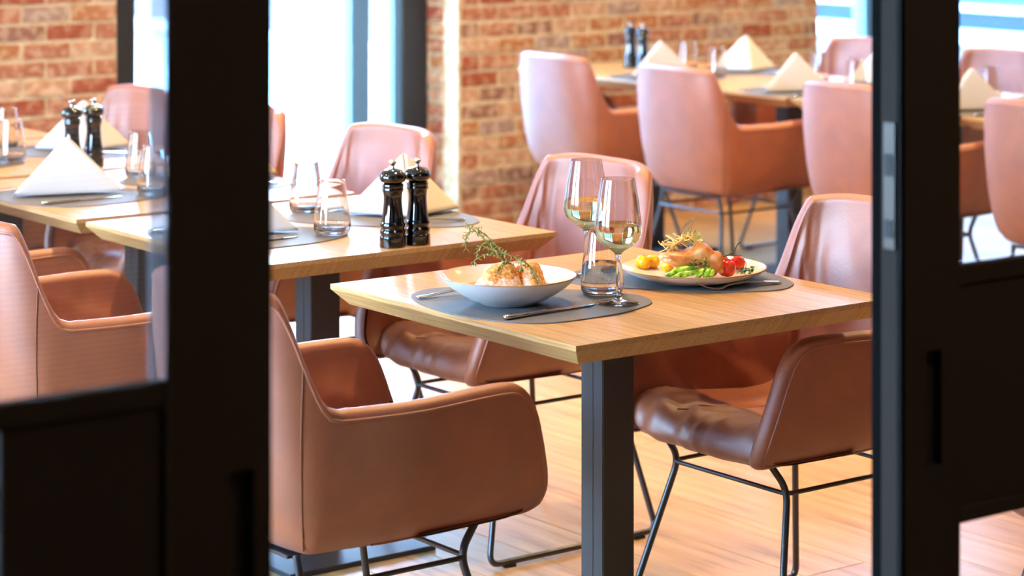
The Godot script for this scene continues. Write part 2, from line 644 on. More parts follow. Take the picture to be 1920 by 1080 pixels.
func build_windows():
	# tall steel windows of the brick wall: frame, mullion, panes
	var zf := BACK - 0.22
	for k in 3:
		var a: float = WIN[k][0]
		var b: float = WIN[k][1]
		var o := Node3D.new()
		o.name = "window_%d" % (k + 1)
		add_child(o, true)
		o.set_meta("kind", "structure")
		var fw := 0.137
		var fd := 0.07
		part("frame_jamb", box(fw + 0.06, SILL_TOP, fd, 0.004), M.window_frame, o, Vector3(a + fw / 2 + 0.03, SILL_TOP / 2, zf - fd / 2))
		part("frame_jamb", box(fw, SILL_TOP, fd, 0.004), M.window_frame, o, Vector3(b - fw / 2, SILL_TOP / 2, zf - fd / 2))
		part("frame_head", box(b - a, 0.14, fd, 0.004), M.window_frame, o, Vector3((a + b) / 2, SILL_TOP - 0.07, zf - fd / 2))
		part("frame_foot", box(b - a, 0.10, fd, 0.004), M.window_frame, o, Vector3((a + b) / 2, 0.05, zf - fd / 2))
		var mx := b - 0.365 if k < 2 else 5.80
		part("glazing_bead", box(0.04, SILL_TOP - 0.24, fd * 0.8, 0.003), M.sky_tint, o, Vector3(b - fw - 0.02, SILL_TOP / 2, zf - fd / 2))  # bead and mullions carry the sky's reflected blue as paint
		part("mullion", box(0.098, SILL_TOP - 0.2, fd + 0.03, 0.004), M.sky_tint, o, Vector3(mx, SILL_TOP / 2, zf - fd / 2))
		var xa := a + fw + 0.06
		if k == 2:
			part("mullion", box(0.098, SILL_TOP - 0.2, fd + 0.03, 0.004), M.sky_tint, o, Vector3(7.35, SILL_TOP / 2, zf - fd / 2))
		part("pane", box(mx - 0.04 - xa, SILL_TOP - 0.22, 0.006), M.pane, o, Vector3((mx - 0.04 + xa) / 2, SILL_TOP / 2, zf - fd / 2))
		part("pane", box(b - fw - mx - 0.04, SILL_TOP - 0.22, 0.006), M.pane, o, Vector3((b - fw + mx + 0.04) / 2, SILL_TOP / 2, zf - fd / 2))
	# left wall, three tall windows in plaster piers
	var wl := Node3D.new()
	wl.name = "wall_left"
	add_child(wl, true)
	wl.set_meta("kind", "structure")
	var zs := [[-3.0, -1.3], [-0.9, 0.6]]
	var edges := [BACK - 0.3]
	for q in zs:
		edges.append(q[0])
		edges.append(q[1])
	edges.append(PART + 0.05)
	for k in 3:
		var z0: float = edges[k * 2]
		var z1: float = edges[k * 2 + 1]
		part("pier", box(0.3, CEIL + 0.1, z1 - z0), M.plaster, wl, Vector3(LEFT - 0.15, CEIL / 2, (z0 + z1) / 2))
	for k in 2:
		var z0: float = zs[k][0]
		var z1: float = zs[k][1]
		part("parapet", box(0.3, 0.75, z1 - z0), M.plaster, wl, Vector3(LEFT - 0.15, 0.375, (z0 + z1) / 2))
		part("lintel", box(0.3, CEIL - SILL_TOP + 0.1, z1 - z0), M.plaster, wl, Vector3(LEFT - 0.15, (CEIL + SILL_TOP) / 2, (z0 + z1) / 2))
		var o := Node3D.new()
		o.name = "window_%d" % (k + 4)
		add_child(o, true)
		o.set_meta("kind", "structure")
		for s in [z0 + 0.04, z1 - 0.04, (z0 + z1) / 2]:
			part("frame_jamb", box(0.07, SILL_TOP - 0.75, 0.08, 0.004), M.window_frame, o, Vector3(LEFT - 0.2, (SILL_TOP + 0.75) / 2, s))
		part("frame_head", box(0.07, 0.08, z1 - z0, 0.004), M.window_frame, o, Vector3(LEFT - 0.2, SILL_TOP - 0.04, (z0 + z1) / 2))
		part("pane", box(0.006, SILL_TOP - 0.8, z1 - z0 - 0.1), M.pane, o, Vector3(LEFT - 0.2, (SILL_TOP + 0.75) / 2, (z0 + z1) / 2))


func build_outside():
	struct("ground", box(90, 0.2, 90), M.pavement, Vector3(1.5, -0.26, 0))
	# brick house across the yard, parallel to the window wall
	var h := thing("brick_house", "pale red brick house across the bright yard, seen through the middle window", "building", Vector3(-4, 0, -24))
	part("brick_front", box(30, 7, 0.4), M.house_brick, h, Vector3(0, 3.5, 0))
	part("plinth", box(30.1, 0.12, 0.5), M.pavement, h, Vector3(0, 0.06, 0.02))
	# the wing on the right: brick base, pale coping, blue-grey sill band, large panes
	var g := thing("glass_fronted_wing", "neighbouring wing with pale brick base, blue-grey sill and large panes beyond right window", "building", Vector3(9.3, 0, -13.4))
	part("brick_base", box(0.4, 0.40, 16), M.house_brick, g, Vector3(0.2, 0.2, 0))
	part("coping", box(0.5, 0.10, 16), M.pavement, g, Vector3(0.17, 0.45, 0))
	part("sill_band", box(0.36, 0.12, 16), M.blue_sill, g, Vector3(0.2, 0.56, 0))
	part("sill_ledge", box(0.42, 0.035, 16), M.pavement, g, Vector3(0.2, 0.64, 0))
	part("wall_top", box(0.4, 1.0, 16), M.house_brick, g, Vector3(0.2, 2.9, 0))
	for k in 8:
		part("window_post", box(0.12, 1.76, 0.09), M.window_frame, g, Vector3(0.2, 1.53, -7.9 + k * 2.2))
		if k < 7:
			part("window_pane", box(0.02, 1.76, 2.1), M.far_glass, g, Vector3(0.22, 1.53, -6.8 + k * 2.2))


func build_doors():
	# black steel partition along x: two leaves with lock panels, panes above and below, recessed pulls
	var th := 0.056
	leaf("door_1", -1.697, -1.0, 0.124, th)
	leaf("door_2", -0.72, 1.0, 0.106, th)
	# solid partition either side and above
	var hgt := 2.5
	struct("trim_1", box(RIGHT - LEFT, CEIL - hgt, 0.1), M.door, Vector3((LEFT + RIGHT) / 2, (CEIL + hgt) / 2, PART - 0.05))
	struct("wall_partition_left", box(-2.70 - LEFT, hgt, 0.1), M.dark_wall, Vector3((LEFT - 2.70) / 2, hgt / 2, PART - 0.05))
	struct("wall_partition_right", box(RIGHT - 0.28, hgt, 0.1), M.dark_wall, Vector3((RIGHT + 0.28) / 2, hgt / 2, PART - 0.05))


func leaf(called: String, edge: float, way: float, stile_w: float, th: float):
	# edge: free edge of the leaf; way: +1 the leaf runs to +x, -1 to -x
	var o := Node3D.new()
	o.name = called
	add_child(o, true)
	o.set_meta("kind", "structure")
	var z := PART - th / 2
	var H := 2.48
	var pull_x := edge + way * stile_w * (0.52 if way > 0 else 0.30)
	# stile with an oblong pull cut out; towards the pane only a thin flange laps over the glass
	var flange := 0.042 if way < 0 else 0.0
	var bw := stile_w - flange
	var cs := CSGBox3D.new()
	cs.name = "stile"
	cs.size = Vector3(bw, H, th)
	cs.material = M.door
	var cut := CSGBox3D.new()
	cut.name = "pull_cut"
	cut.size = Vector3(0.030, 0.155, 0.03)
	cut.position = Vector3(pull_x - (edge + way * bw / 2), 0.872 - H / 2, th / 2)
	cut.operation = CSGShape3D.OPERATION_SUBTRACTION
	cut.material = M.groove
	cs.add_child(cut)
	o.add_child(cs)
	cs.position = Vector3(edge + way * bw / 2, H / 2, z)
	if flange > 0.0:
		part("flange", box(flange + 0.002, H, 0.008), M.door, o, Vector3(edge + way * (bw + flange / 2), H / 2, PART - 0.004))
		part("panel_groove", box(0.006, 0.345, 0.003), M.groove, o, Vector3(edge + way * (stile_w + 0.003), 0.882, PART + 0.0005))
		part("edge_glare", box(0.020, H - 1.057, 0.001), M.pane_glare, o, Vector3(edge + way * (stile_w + 0.010), (H + 1.057) / 2 - 0.05, PART - 0.009))  # strip added on the pane to paint the bright band mirrored there
	var far := edge + way * 0.98
	var inner := edge + way * stile_w
	part("hinge_stile", box(0.08, H, th, 0.002), M.door, o, Vector3(far - way * 0.04, H / 2, z))
	part("top_rail", box(0.98 - stile_w - 0.08, 0.1, th, 0.002), M.door, o, Vector3((inner + far - way * 0.08) / 2, H - 0.05, z))
	part("bottom_rail", box(0.98 - stile_w - 0.08, 0.1, th, 0.002), M.door, o, Vector3((inner + far - way * 0.08) / 2, 0.055, z))
	# lock panel and the thin middle rail that carries on past it
	part("middle_rail", box(0.98 - stile_w - 0.08, 0.026, 0.02, 0.002), M.door, o, Vector3((inner + far - way * 0.08) / 2, 1.044, PART - 0.010))
	var pwid := 0.19
	part("lock_panel", box(pwid, 0.312, th - 0.006, 0.002), M.door, o, Vector3(inner + way * pwid / 2, 0.876, z - 0.001))
	part("lock_panel_foot", box(pwid, 0.022, th, 0.002), M.door, o, Vector3(inner + way * pwid / 2, 0.720, z))
	var x2 := far - way * 0.08
	var mid := (inner + x2) / 2
	var wid := absf(x2 - inner)
	var zg := PART - 0.012 if way < 0 else z
	part("pane", box(wid, H - 0.1 - 1.057, 0.004), M.pane, o, Vector3(mid, (H - 0.1 + 1.057) / 2, zg))
	part("pane", box(wid - pwid, 1.031 - 0.105, 0.008), M.pane, o, Vector3((inner + way * pwid + x2) / 2, (1.031 + 0.105) / 2, z))
	part("pane", box(pwid, 0.709 - 0.105, 0.008), M.pane, o, Vector3(inner + way * pwid / 2, (0.709 + 0.105) / 2, z))
	if way > 0:
		# the free edge in view: a rounded rebate and the strike plate
		var g := Geo.new()
		var rows := []
		for yy in [0.0, H]:
			var r := PackedVector3Array()
			for p in [Vector2(-0.010, 0.0), Vector2(-0.0095, 0.004), Vector2(-0.006, 0.010), Vector2(-0.002, 0.018), Vector2(-0.0005, 0.026), Vector2(-0.001, 0.034), Vector2(-0.004, 0.042), Vector2(-0.009, 0.049), Vector2(-0.010, 0.054)]:
				r.append(Vector3(edge + 0.004 + p.x, yy, PART - 0.002 - p.y))
			rows.append(r)
		g.grid(rows, false, true)
		part("edge_profile", g.mesh(), M.door_edge, o)
		part("strike_plate", box(0.003, 0.17, 0.022, 0.001), M.brushed, o, Vector3(edge - 0.0045, 1.172, PART - 0.024))
		part("strike_hole", box(0.003, 0.03, 0.014), M.groove, o, Vector3(edge - 0.0058, 1.20, PART - 0.024))
		part("strike_hole", box(0.003, 0.024, 0.014), M.groove, o, Vector3(edge - 0.0058, 1.115, PART - 0.024))


func build_lamps():
	# warm spotlights under the ceiling
	var body := Geo.new()
	body.lathe([Vector2(0.0, 0.0), Vector2(0.046, 0.0), Vector2(0.05, 0.004), Vector2(0.05, 0.12), Vector2(0.05, 0.12), Vector2(0.0, 0.12)], 20)
	var glow := Geo.new()
	glow.lathe([Vector2(0.0, -0.004), Vector2(0.036, -0.004), Vector2(0.038, 0.0)], 20)
	var bm := body.mesh()
	var gm := glow.mesh()
	var rows := ["over the window side", "over the laid table row", "over the middle aisle", "over the far table row"]
	var ix := 0
	for x in [-1.9, 0.5, 2.4, 4.4]:
		var iz := 0
		for z in [-0.25, -1.5, -2.75, -4.0]:
			var o := thing("ceiling_spotlight", "black ceiling spotlight %s, %s from the doors" % [rows[ix], ["first", "second", "third", "fourth"][iz]], "spotlight", Vector3(x, CEIL - 0.13, z), 0.0, "black spotlights under the ceiling")
			part("housing", bm, M.lamp_body, o)
			part("lens", gm, M.lamp_glow, o)
			var l := SpotLight3D.new()
			l.name = "beam"
			l.light_color = Color(1.0, 0.81, 0.52)
			l.light_energy = LAMP_E
			l.light_size = 0.035
			l.spot_angle = 62.0
			l.spot_angle_attenuation = 0.8
			l.spot_range = 14.0
			l.spot_attenuation = 2.0
			l.shadow_enabled = true
			l.rotation.x = -PI / 2
			l.position.y = -0.012
			o.add_child(l)
			iz += 1
		ix += 1
	# corridor behind the camera: lamps and cabinet added for door brightness and mirrored stripes
	var cl := thing("added_corridor_lamp", "added unseen corridor ceiling lamp that brightens the black doors", "lamp", Vector3(-0.6, CEIL - 0.13, 2.7))  # added lamp, lifts the door faces out of black
	part("housing", bm, M.lamp_body, cl)
	part("lens", gm, M.lamp_glow, cl)
	var o := OmniLight3D.new()
	o.name = "glow"
	o.light_color = Color(1.0, 0.88, 0.75)
	o.light_energy = 2.2
	o.light_size = 0.04
	o.omni_range = 12.0
	o.omni_attenuation = 2.0
	o.shadow_enabled = true
	o.position.y = -0.05
	cl.add_child(o)
	var tl := thing("added_cabinet_lamp", "added unseen globe lamp that lights the slats of the added cabinet", "lamp", Vector3(0.45, 0.92, 5.8))  # added lamp, there only to light the slats
	var gb := Geo.new()
	gb.lathe([Vector2(0.0, 0.0), Vector2(0.06, 0.0), Vector2(0.06, 0.012), Vector2(0.012, 0.02), Vector2(0.010, 0.40), Vector2(0.0, 0.41)], 20)
	part("stand", gb.mesh(), M.lamp_body, tl)
	gb = Geo.new()
	gb.lathe([Vector2(0.0, 0.40), Vector2(0.05, 0.42), Vector2(0.075, 0.47), Vector2(0.05, 0.52), Vector2(0.0, 0.54)], 20)
	part("globe", gb.mesh(), M.lamp_glow, tl)
	var to := OmniLight3D.new()
	to.name = "glow"
	to.light_color = Color(1.0, 0.88, 0.75)
	to.light_energy = 0.55
	to.light_size = 0.07
	to.omni_range = 12.0
	to.omni_attenuation = 2.0
	to.shadow_enabled = true
	to.position = Vector3(0, 0.47, 0)
	tl.add_child(to)
	var cab := thing("added_slatted_cabinet", "added unseen slatted cabinet, put in to mirror stripes in the left door glass", "cabinet", Vector3(0.45, 0, 5.85))  # added out of view so the glass mirrors its slats
	part("body", box(1.1, 0.92, 0.3, 0.004), M.dark_wall, cab, Vector3(0, 0.46, 0.02))
	var sl := box(1.06, 0.009, 0.014, 0.001)
	for k in 50:
		part("slat", sl, M.plaster, cab, Vector3(0, 0.04 + k * 0.0172, -0.140))


# ------------------------------------------------------------------ tables
const TABLE_Y := 0.75
const T2 := [0.0, -1.077]      # x, z of the table centres of the near row
const ROW_Z := [0.0, -1.077, -1.925, -2.77, -3.60]
const FAR_X := 3.5
const FAR_Z := [-3.98, -3.15, -2.32, -1.49]


func board(x0: float, x1: float, w: float) -> Mesh:
	# one stave of a square top of half-width w: 10 mm square edge, then undercut by a 28 x 30 mm bevel
	var i := 0.028
	var st := SurfaceTool.new()
	st.begin(Mesh.PRIMITIVE_TRIANGLES)
	st.set_smooth_group(-1)
	var sec := []
	for x in [x0, x1]:
		var lx: float = clampf(x, -(w - i), w - i)
		sec.append([Vector3(x, 0, -w), Vector3(x, 0, w), Vector3(x, -0.010, -w), Vector3(x, -0.010, w), Vector3(lx, -0.040, -(w - i)), Vector3(lx, -0.040, w - i)])
	var c := Vector3((x0 + x1) / 2, -0.012, 0)
	var a: Array = sec[0]
	var b: Array = sec[1]
	quad(st, a[0], a[1], b[1], b[0], c)
	quad(st, a[4], a[5], b[5], b[4], c)
	quad(st, a[0], a[2], b[2], b[0], c)
	quad(st, a[1], a[3], b[3], b[1], c)
	quad(st, a[2], a[4], b[4], b[2], c)
	quad(st, a[3], a[5], b[5], b[3], c)
	for q in [a, b]:
		quad(st, q[0], q[1], q[3], q[2], c)
		quad(st, q[2], q[3], q[5], q[4], c)
	st.generate_normals()
	return st.commit()


func build_tables():
	var w := 0.4
	var t := thing("dining_table", "square oak pedestal table laid with two plated meals, nearest the doors", "table", Vector3(0, 0, ROW_Z[0]), 0.0, "square oak pedestal tables")
	var cuts := [-0.4, -0.305, -0.198, -0.105, 0.01, 0.103, 0.212, 0.306, 0.4]
	for k in 8:
		part("board", board(cuts[k] + (0.0003 if k > 0 else 0.0), cuts[k + 1] - (0.0003 if k < 7 else 0.0), w), M["oak%d" % [0, 2, 1, 0, 2, 3, 0, 2][k]], t, Vector3(0, TABLE_Y, 0))
	part("mounting_plate", box(0.34, 0.008, 0.34, 0.001), M.tube, t, Vector3(0, TABLE_Y - 0.044, 0))
	part("column", box(0.082, TABLE_Y - 0.05, 0.07, 0.0025), M.column, t, Vector3(0, (TABLE_Y - 0.05) / 2 + 0.003, 0))
	part("column_rib", box(0.002, TABLE_Y - 0.06, 0.003), M.column, t, Vector3(-0.0407, (TABLE_Y - 0.05) / 2, 0.003))
	part("base_plate", box(0.40, 0.012, 0.40, 0.002), M.column, t, Vector3(0, 0.006, 0))
	var names := ["square oak pedestal table second from the doors with two black mills", "square oak pedestal table third from the doors in the near row", "square oak pedestal table fourth from the doors in the near row", "square oak pedestal table of the near row, last before the brick wall"]
	for k in 4:
		copy_of(t, Vector3(0, 0, ROW_Z[k + 1]), 0.0, names[k], "square oak pedestal tables")
	names = ["square oak pedestal table of the far row, against the brick wall with mills", "square oak pedestal table of the far row, second from the brick wall", "square oak pedestal table of the far row, third from the brick wall", "square oak pedestal table of the far row, fourth from the brick wall"]
	for k in 4:
		copy_of(t, Vector3(FAR_X, 0, FAR_Z[k]), 0.0, names[k], "square oak pedestal tables")


# ------------------------------------------------------------------ chairs
# chair axes: +x where the sitter looks, z across, origin on the floor; arms end at x = 0.29, back ends at about -0.30
const ARM_Y := 0.650
const SIDE := 0.46      # where the back turns into the arms
const TURN := 0.80      # where the arm ends begin to round off
const SIDE_X := -0.15
const END_N := 3.8
const ARM_MID := 0.545


func end_angle(a: float) -> float:
	return clampf((a - TURN) / (1.0 - TURN), 0.0, 1.0) * PI / 2


func shell_arm_x(a: float) -> float:
	if a >= TURN:
		return 0.205 + 0.077 * pow(sin(end_angle(a)), 2.0 / END_N)
	return lerpf(SIDE_X, 0.205, (a - SIDE) / (TURN - SIDE))


func shell_top(a: float) -> float:
	# height of the rim; a = 0 at the middle of the back, SIDE where the arms begin, 1 at their ends
	if a >= SIDE:
		var h := ARM_Y + 0.008 * smoothstep(SIDE, TURN, a)
		return ARM_MID + (h - ARM_MID) * pow(maxf(cos(end_angle(a)), 0.0), 2.0 / END_N)
	var q := 1.0 - a / SIDE         # 0 at the side, 1 at the rear
	return lerpf(ARM_Y, 0.862, smoothstep(-0.04, 0.36, q) * (0.94 + 0.06 * smoothstep(0.15, 0.9, q)) - 0.02 * (1.0 - smoothstep(0.0, 0.1, q)))


func shell_low(a: float) -> float:
	if a >= SIDE:
		var h := 0.412 + 0.010 * smoothstep(-0.05, 0.2, shell_arm_x(a))
		return ARM_MID - (ARM_MID - h) * pow(maxf(cos(end_angle(a)), 0.0), 2.0 / END_N)
	return 0.412


func shell_out(a: float) -> Vector3:
	# in the plane of the shell, square to its rim
	if a < TURN:
		return Vector3.UP
	var k := end_angle(a)
	return Vector3(pow(sin(k), 2.0 - 2.0 / END_N) / 0.077, pow(maxf(cos(k), 0.0), 2.0 - 2.0 / END_N) / 0.11, 0).normalized()


func shell_half(y: float) -> float:
	# half the width over the arms
	return curve_at([[0.405, 0.190], [0.42, 0.222], [0.44, 0.246], [0.47, 0.263], [0.52, 0.276], [0.60, 0.286], [0.67, 0.290], [0.87, 0.290]], y)


func back_half(y: float) -> float:
	return curve_at([[0.405, 0.165], [0.42, 0.190], [0.45, 0.212], [0.50, 0.226], [0.58, 0.236], [0.70, 0.240], [0.79, 0.236], [0.84, 0.228], [0.87, 0.216]], y)


func shell_rear(y: float) -> float:
	return curve_at([[0.405, -0.165], [0.42, -0.192], [0.45, -0.218], [0.50, -0.240], [0.58, -0.262], [0.68, -0.280], [0.78, -0.292], [0.87, -0.300]], y)


func shell_at(t: float, y: float) -> Vector3:
	var a := absf(t)
	var sg := signf(t) if t != 0.0 else 1.0
	var wb := back_half(y)
	if a >= SIDE:
		var x := shell_arm_x(a)
		var w := lerpf(wb, shell_half(y), smoothstep(SIDE_X - 0.10, 0.04, x))
		return Vector3(x - 0.30 * (y - ARM_MID) * smoothstep(0.0, 0.22, x), y, sg * w * (1.0 - 0.05 * pow(maxf(0.0, x) / 0.28, 2.0)))
	var phi := (1.0 - a / SIDE) * PI / 2
	var xr := shell_rear(y)
	var n := 2.0 / 3.1
	var x := SIDE_X + (xr - SIDE_X) * pow(sin(phi), n)
	var w := lerpf(wb, shell_half(y), smoothstep(SIDE_X - 0.10, 0.04, x))
	return Vector3(x, y, sg * w * pow(cos(phi), n))


func shell_in(t: float, y: float) -> Vector3:
	# level direction from the shell towards the sitter
	var d := shell_at(clampf(t + 0.012, -0.97, 0.97), y) - shell_at(clampf(t - 0.012, -0.97, 0.97), y)
	if absf(t) > TURN:
		d = Vector3(-1 if t < 0 else 1, 0, 0)
	return Vector3(d.z, 0, -d.x).normalized()


func chair_parts(root: Node3D):
	var nt := 132
	var nv := 14
	var outer := Geo.new()
	var inner := Geo.new()
	var orow := []
	var irow := []
	var fn := FastNoiseLite.new()
	fn.seed = 3
	fn.frequency = 3.0
	fn.fractal_octaves = 3
	var ts := []
	for j in nt + 1:
		ts.append(-1.0 + 2.0 * j / nt)
	var th := 0.040
	# slack gathers of the rim where the back drops to the arms
	var pucker := func(t: float) -> float:
		var a := absf(t)
		return 0.10 * exp(-pow((a - 0.43) / 0.055, 2.0)) * sin(150.0 * t + 3.0 * sin(37.0 * t))
	# underside roll of the arms, then up the outside
	for k in 8:
		var al := PI * (8 - k) / 9.0
		var r := PackedVector3Array()
		for t in ts:
			var a := absf(t)
			var o := shell_out(a)
			o.y = -o.y
			r.append(shell_at(t, shell_low(a)) + shell_in(t, shell_low(a)) * th * 0.5 * (1.0 - cos(al)) + o * th * sin(al) * lerpf(0.12, 0.44, smoothstep(0.7, 1.0, a)))
		orow.append(r)
	for i in nv + 1:
		var r := PackedVector3Array()
		for t in ts:
			var a := absf(t)
			r.append(shell_at(t, lerpf(shell_low(a), shell_top(a), float(i) / nv)))
		orow.append(r)
	# the rolled rim, then down the inside
	irow.append(orow[orow.size() - 1])
	for k in 7:
		var al := PI * (k + 1) / 8.0
		var r := PackedVector3Array()
		for t in ts:
			var a := absf(t)
			var y := shell_top(a)
			var p: float = 1.0 + pucker.call(t)
			r.append(shell_at(t, y) + shell_in(t, y) * th * 0.5 * (1.0 - cos(al)) + shell_out(a) * th * 0.44 * p * sin(al))
		irow.append(r)
	for i in 17:
		var r := PackedVector3Array()
		for t in ts:
			var a := absf(t)
			var top := shell_top(a)
			var v := float(i) / 16
			var y := lerpf(top, maxf(shell_low(a), 0.405), v)
			var fold := 0.0
			if i > 0:
				# soft padding: bulged, with slack folds running down from the shoulders
				var m := minf(1.0, i / 3.0) * (1.0 - smoothstep(0.80, 0.96, a))
				fold = m * (0.012 * sin(PI * minf(1.0, v * 1.3)) + 0.016 * fn.get_noise_3d(t * 2.6 + v * 0.5, v * 0.40 + 0.3 * absf(t), 0.0))
				fold += m * 0.004 * sin(30.0 * t + 7.0 * v) * exp(-pow((a - 0.38) / 0.16, 2.0))
			r.append(shell_at(t, y) + shell_in(t, y) * (th + fold))
		irow.append(r)
	outer.grid(orow)
	inner.grid(irow)
	part("shell", outer.mesh(), M.leather, root)
	part("lining", inner.mesh(), M.leather_soft, root)
	# piping where shell and lining meet, round the arm ends and over the back; two seams of the back panel
	var path := []
	var low_n := 0
	for j in range(int(nt * 0.22), -1, -1):
		path.append(shell_at(ts[j], shell_low(absf(ts[j]))))
		low_n += 1
	for j in range(1, nt):
		path.append(shell_at(ts[j], shell_top(absf(ts[j]))))
	for j in range(nt, nt - low_n, -1):
		path.append(shell_at(ts[j], shell_low(absf(ts[j]))))
	var kept := [path[0]]
	for p in path:
		if p.distance_to(kept[kept.size() - 1]) > 0.0035:
			kept.append(p)
	var g := Geo.new()
	g.tube(kept, 0.0030, 6)
	part("piping", g.mesh(), M.leather, root)
	for sg in [-1.0, 1.0]:
		var sp := []
		for i in 14:
			var t := lerpf(0.335, 0.385, i / 13.0)
			var y := lerpf(0.418, shell_top(t) - 0.01, i / 13.0)
			sp.append(shell_at(sg * t, y))
		var s := Geo.new()
		s.tube(sp, 0.0018, 5)
		part("back_seam", s.mesh(), M.seam, root)
	var seat_top := func(x: float, sd: float) -> float:
		var tp := 0.470 + 0.018 * pow(absf(sd), 2.0) - 0.018 * exp(-pow(x / 0.16, 2.0)) + 0.012 * clampf((x - 0.05) / 0.2, 0.0, 1.0)
		tp += 0.009 * fn.get_noise_3d(x * 1.6, 0.0, sd * 0.6)
		# gathers pinched in along the front seam, strongest beside it
		var near: float = exp(-pow((sd - 0.42) / 0.32, 2.0)) + 0.45
		return tp + 0.0060 * near * sin(sd * 23.0 + 3.0 * sin(x * 30.0) + 2.0 * sin(sd * 7.0)) * clampf((x - 0.09) / 0.11, 0.0, 1.0) - 0.005 * exp(-pow((sd - 0.42) / 0.035, 2.0))
	# seat cushion: a slack pad rolled over the front edge
	var sc := Geo.new()
	var rows := []
	var prof := []
	for i in 13:
		prof.append(Vector2(lerpf(-0.25, 0.80, i / 12.0), 1.0))
	for i in range(1, 8):
		var al := PI * i / 8.0
		prof.append(Vector2(0.80 + 0.20 * sin(al), cos(al)))
	for i in 4:
		prof.append(Vector2(lerpf(0.80, 0.2, i / 3.0), -1.0))
	for q in prof:
		var r := PackedVector3Array()
		for j in 49:
			var s := -1.0 + j / 24.0
			var xf := 0.282 - 0.022 * pow(absf(s), 3.0)
			var x: float = lerpf(-0.02, xf, q.x) if q.x >= 0.0 else q.x * 0.6
			var hw := lerpf(back_half(0.45), shell_half(0.46), smoothstep(-0.22, 0.04, x)) - 0.016 - 0.014 * clampf(x / 0.28, 0.0, 1.0)
			var top: float = seat_top.call(x, s)
			var gather := 0.5 * (top - 0.48)
			var mid := 0.432
			var half: float = (top - mid) if q.y > 0.0 else (mid - 0.398 - 0.022 * pow(absf(s), 3.0))
			r.append(Vector3(x + gather * clampf((x - 0.15) / 0.1, 0.0, 1.0), mid + q.y * half, s * hw))
		rows.append(r)
	sc.grid(rows, false, true)
	var seat := part("seat_cushion", sc.mesh(), M.leather_soft, root)
	var w := Geo.new()
	var wp := []
	for i in 14:
		var x := lerpf(-0.14, 0.235, i / 13.0)
		var hx := lerpf(back_half(0.45), shell_half(0.46), smoothstep(-0.22, 0.04, x)) - 0.016 - 0.014 * clampf(x / 0.28, 0.0, 1.0)
		wp.append(Vector3(x, seat_top.call(x, 0.42) + 0.0005, 0.42 * hx))
	w.tube(wp, 0.0016, 5)
	part("seat_seam", w.mesh(), M.seam, seat)
	# pan under the seat
	var pan := Geo.new()
	rows = []
	for i in 10:
		var k := i / 9.0
		var r := PackedVector3Array()
		for j in 40:
			var al := TAU * j / 40
			var e := 2.0 / 3.0
			var px := signf(cos(al)) * pow(absf(cos(al)), e)
			var pz := signf(sin(al)) * pow(absf(sin(al)), e)
			r.append(Vector3(0.04 + px * 0.18 * (0.25 + 0.75 * k), 0.397 + 0.022 * pow(k, 4.0), pz * 0.165 * (0.25 + 0.75 * k)))
		rows.append(r)
	pan.grid(rows, true)
	part("seat_pan", pan.mesh(), M.leather, root)
	# base: two bent sled frames, a ring of thin bar where they kink, pads under the runners
	var ringp := []
	for sg in [-1.0, 1.0]:
		var f := Geo.new()
		var z0: float = sg * 0.165
		var z1: float = sg * 0.235
		f.tube(bent([Vector3(0.215, 0.408, sg * 0.16), Vector3(0.172, 0.352, z0), Vector3(0.262, 0.012, z1), Vector3(-0.235, 0.012, z1), Vector3(-0.165, 0.352, z0), Vector3(-0.17, 0.405, sg * 0.155)], 0.03, 6), 0.0074, 8)
		part("sled_leg", f.mesh(), M.tube, root)
		for x in [0.205, -0.18]:
			part("foot_pad", box(0.03, 0.006, 0.016, 0.001), M.groove, root, Vector3(x, 0.003, z1))
	var rg := Geo.new()
	rg.tube(bent([Vector3(0.165, 0.346, -0.174), Vector3(0.182, 0.346, -0.165), Vector3(0.182, 0.346, 0.165), Vector3(0.165, 0.346, 0.174), Vector3(-0.160, 0.346, 0.174), Vector3(-0.175, 0.346, 0.165), Vector3(-0.175, 0.346, -0.165), Vector3(-0.160, 0.346, -0.174), Vector3(0.165, 0.346, -0.174)], 0.006, 3), 0.0048, 6)
	part("stretcher", rg.mesh(), M.tube, root)
	for x in [0.235, -0.185]:
		part("mounting_bar", box(0.03, 0.006, 0.30, 0.001), M.tube, root, Vector3(x * 0.92, 0.402, 0))


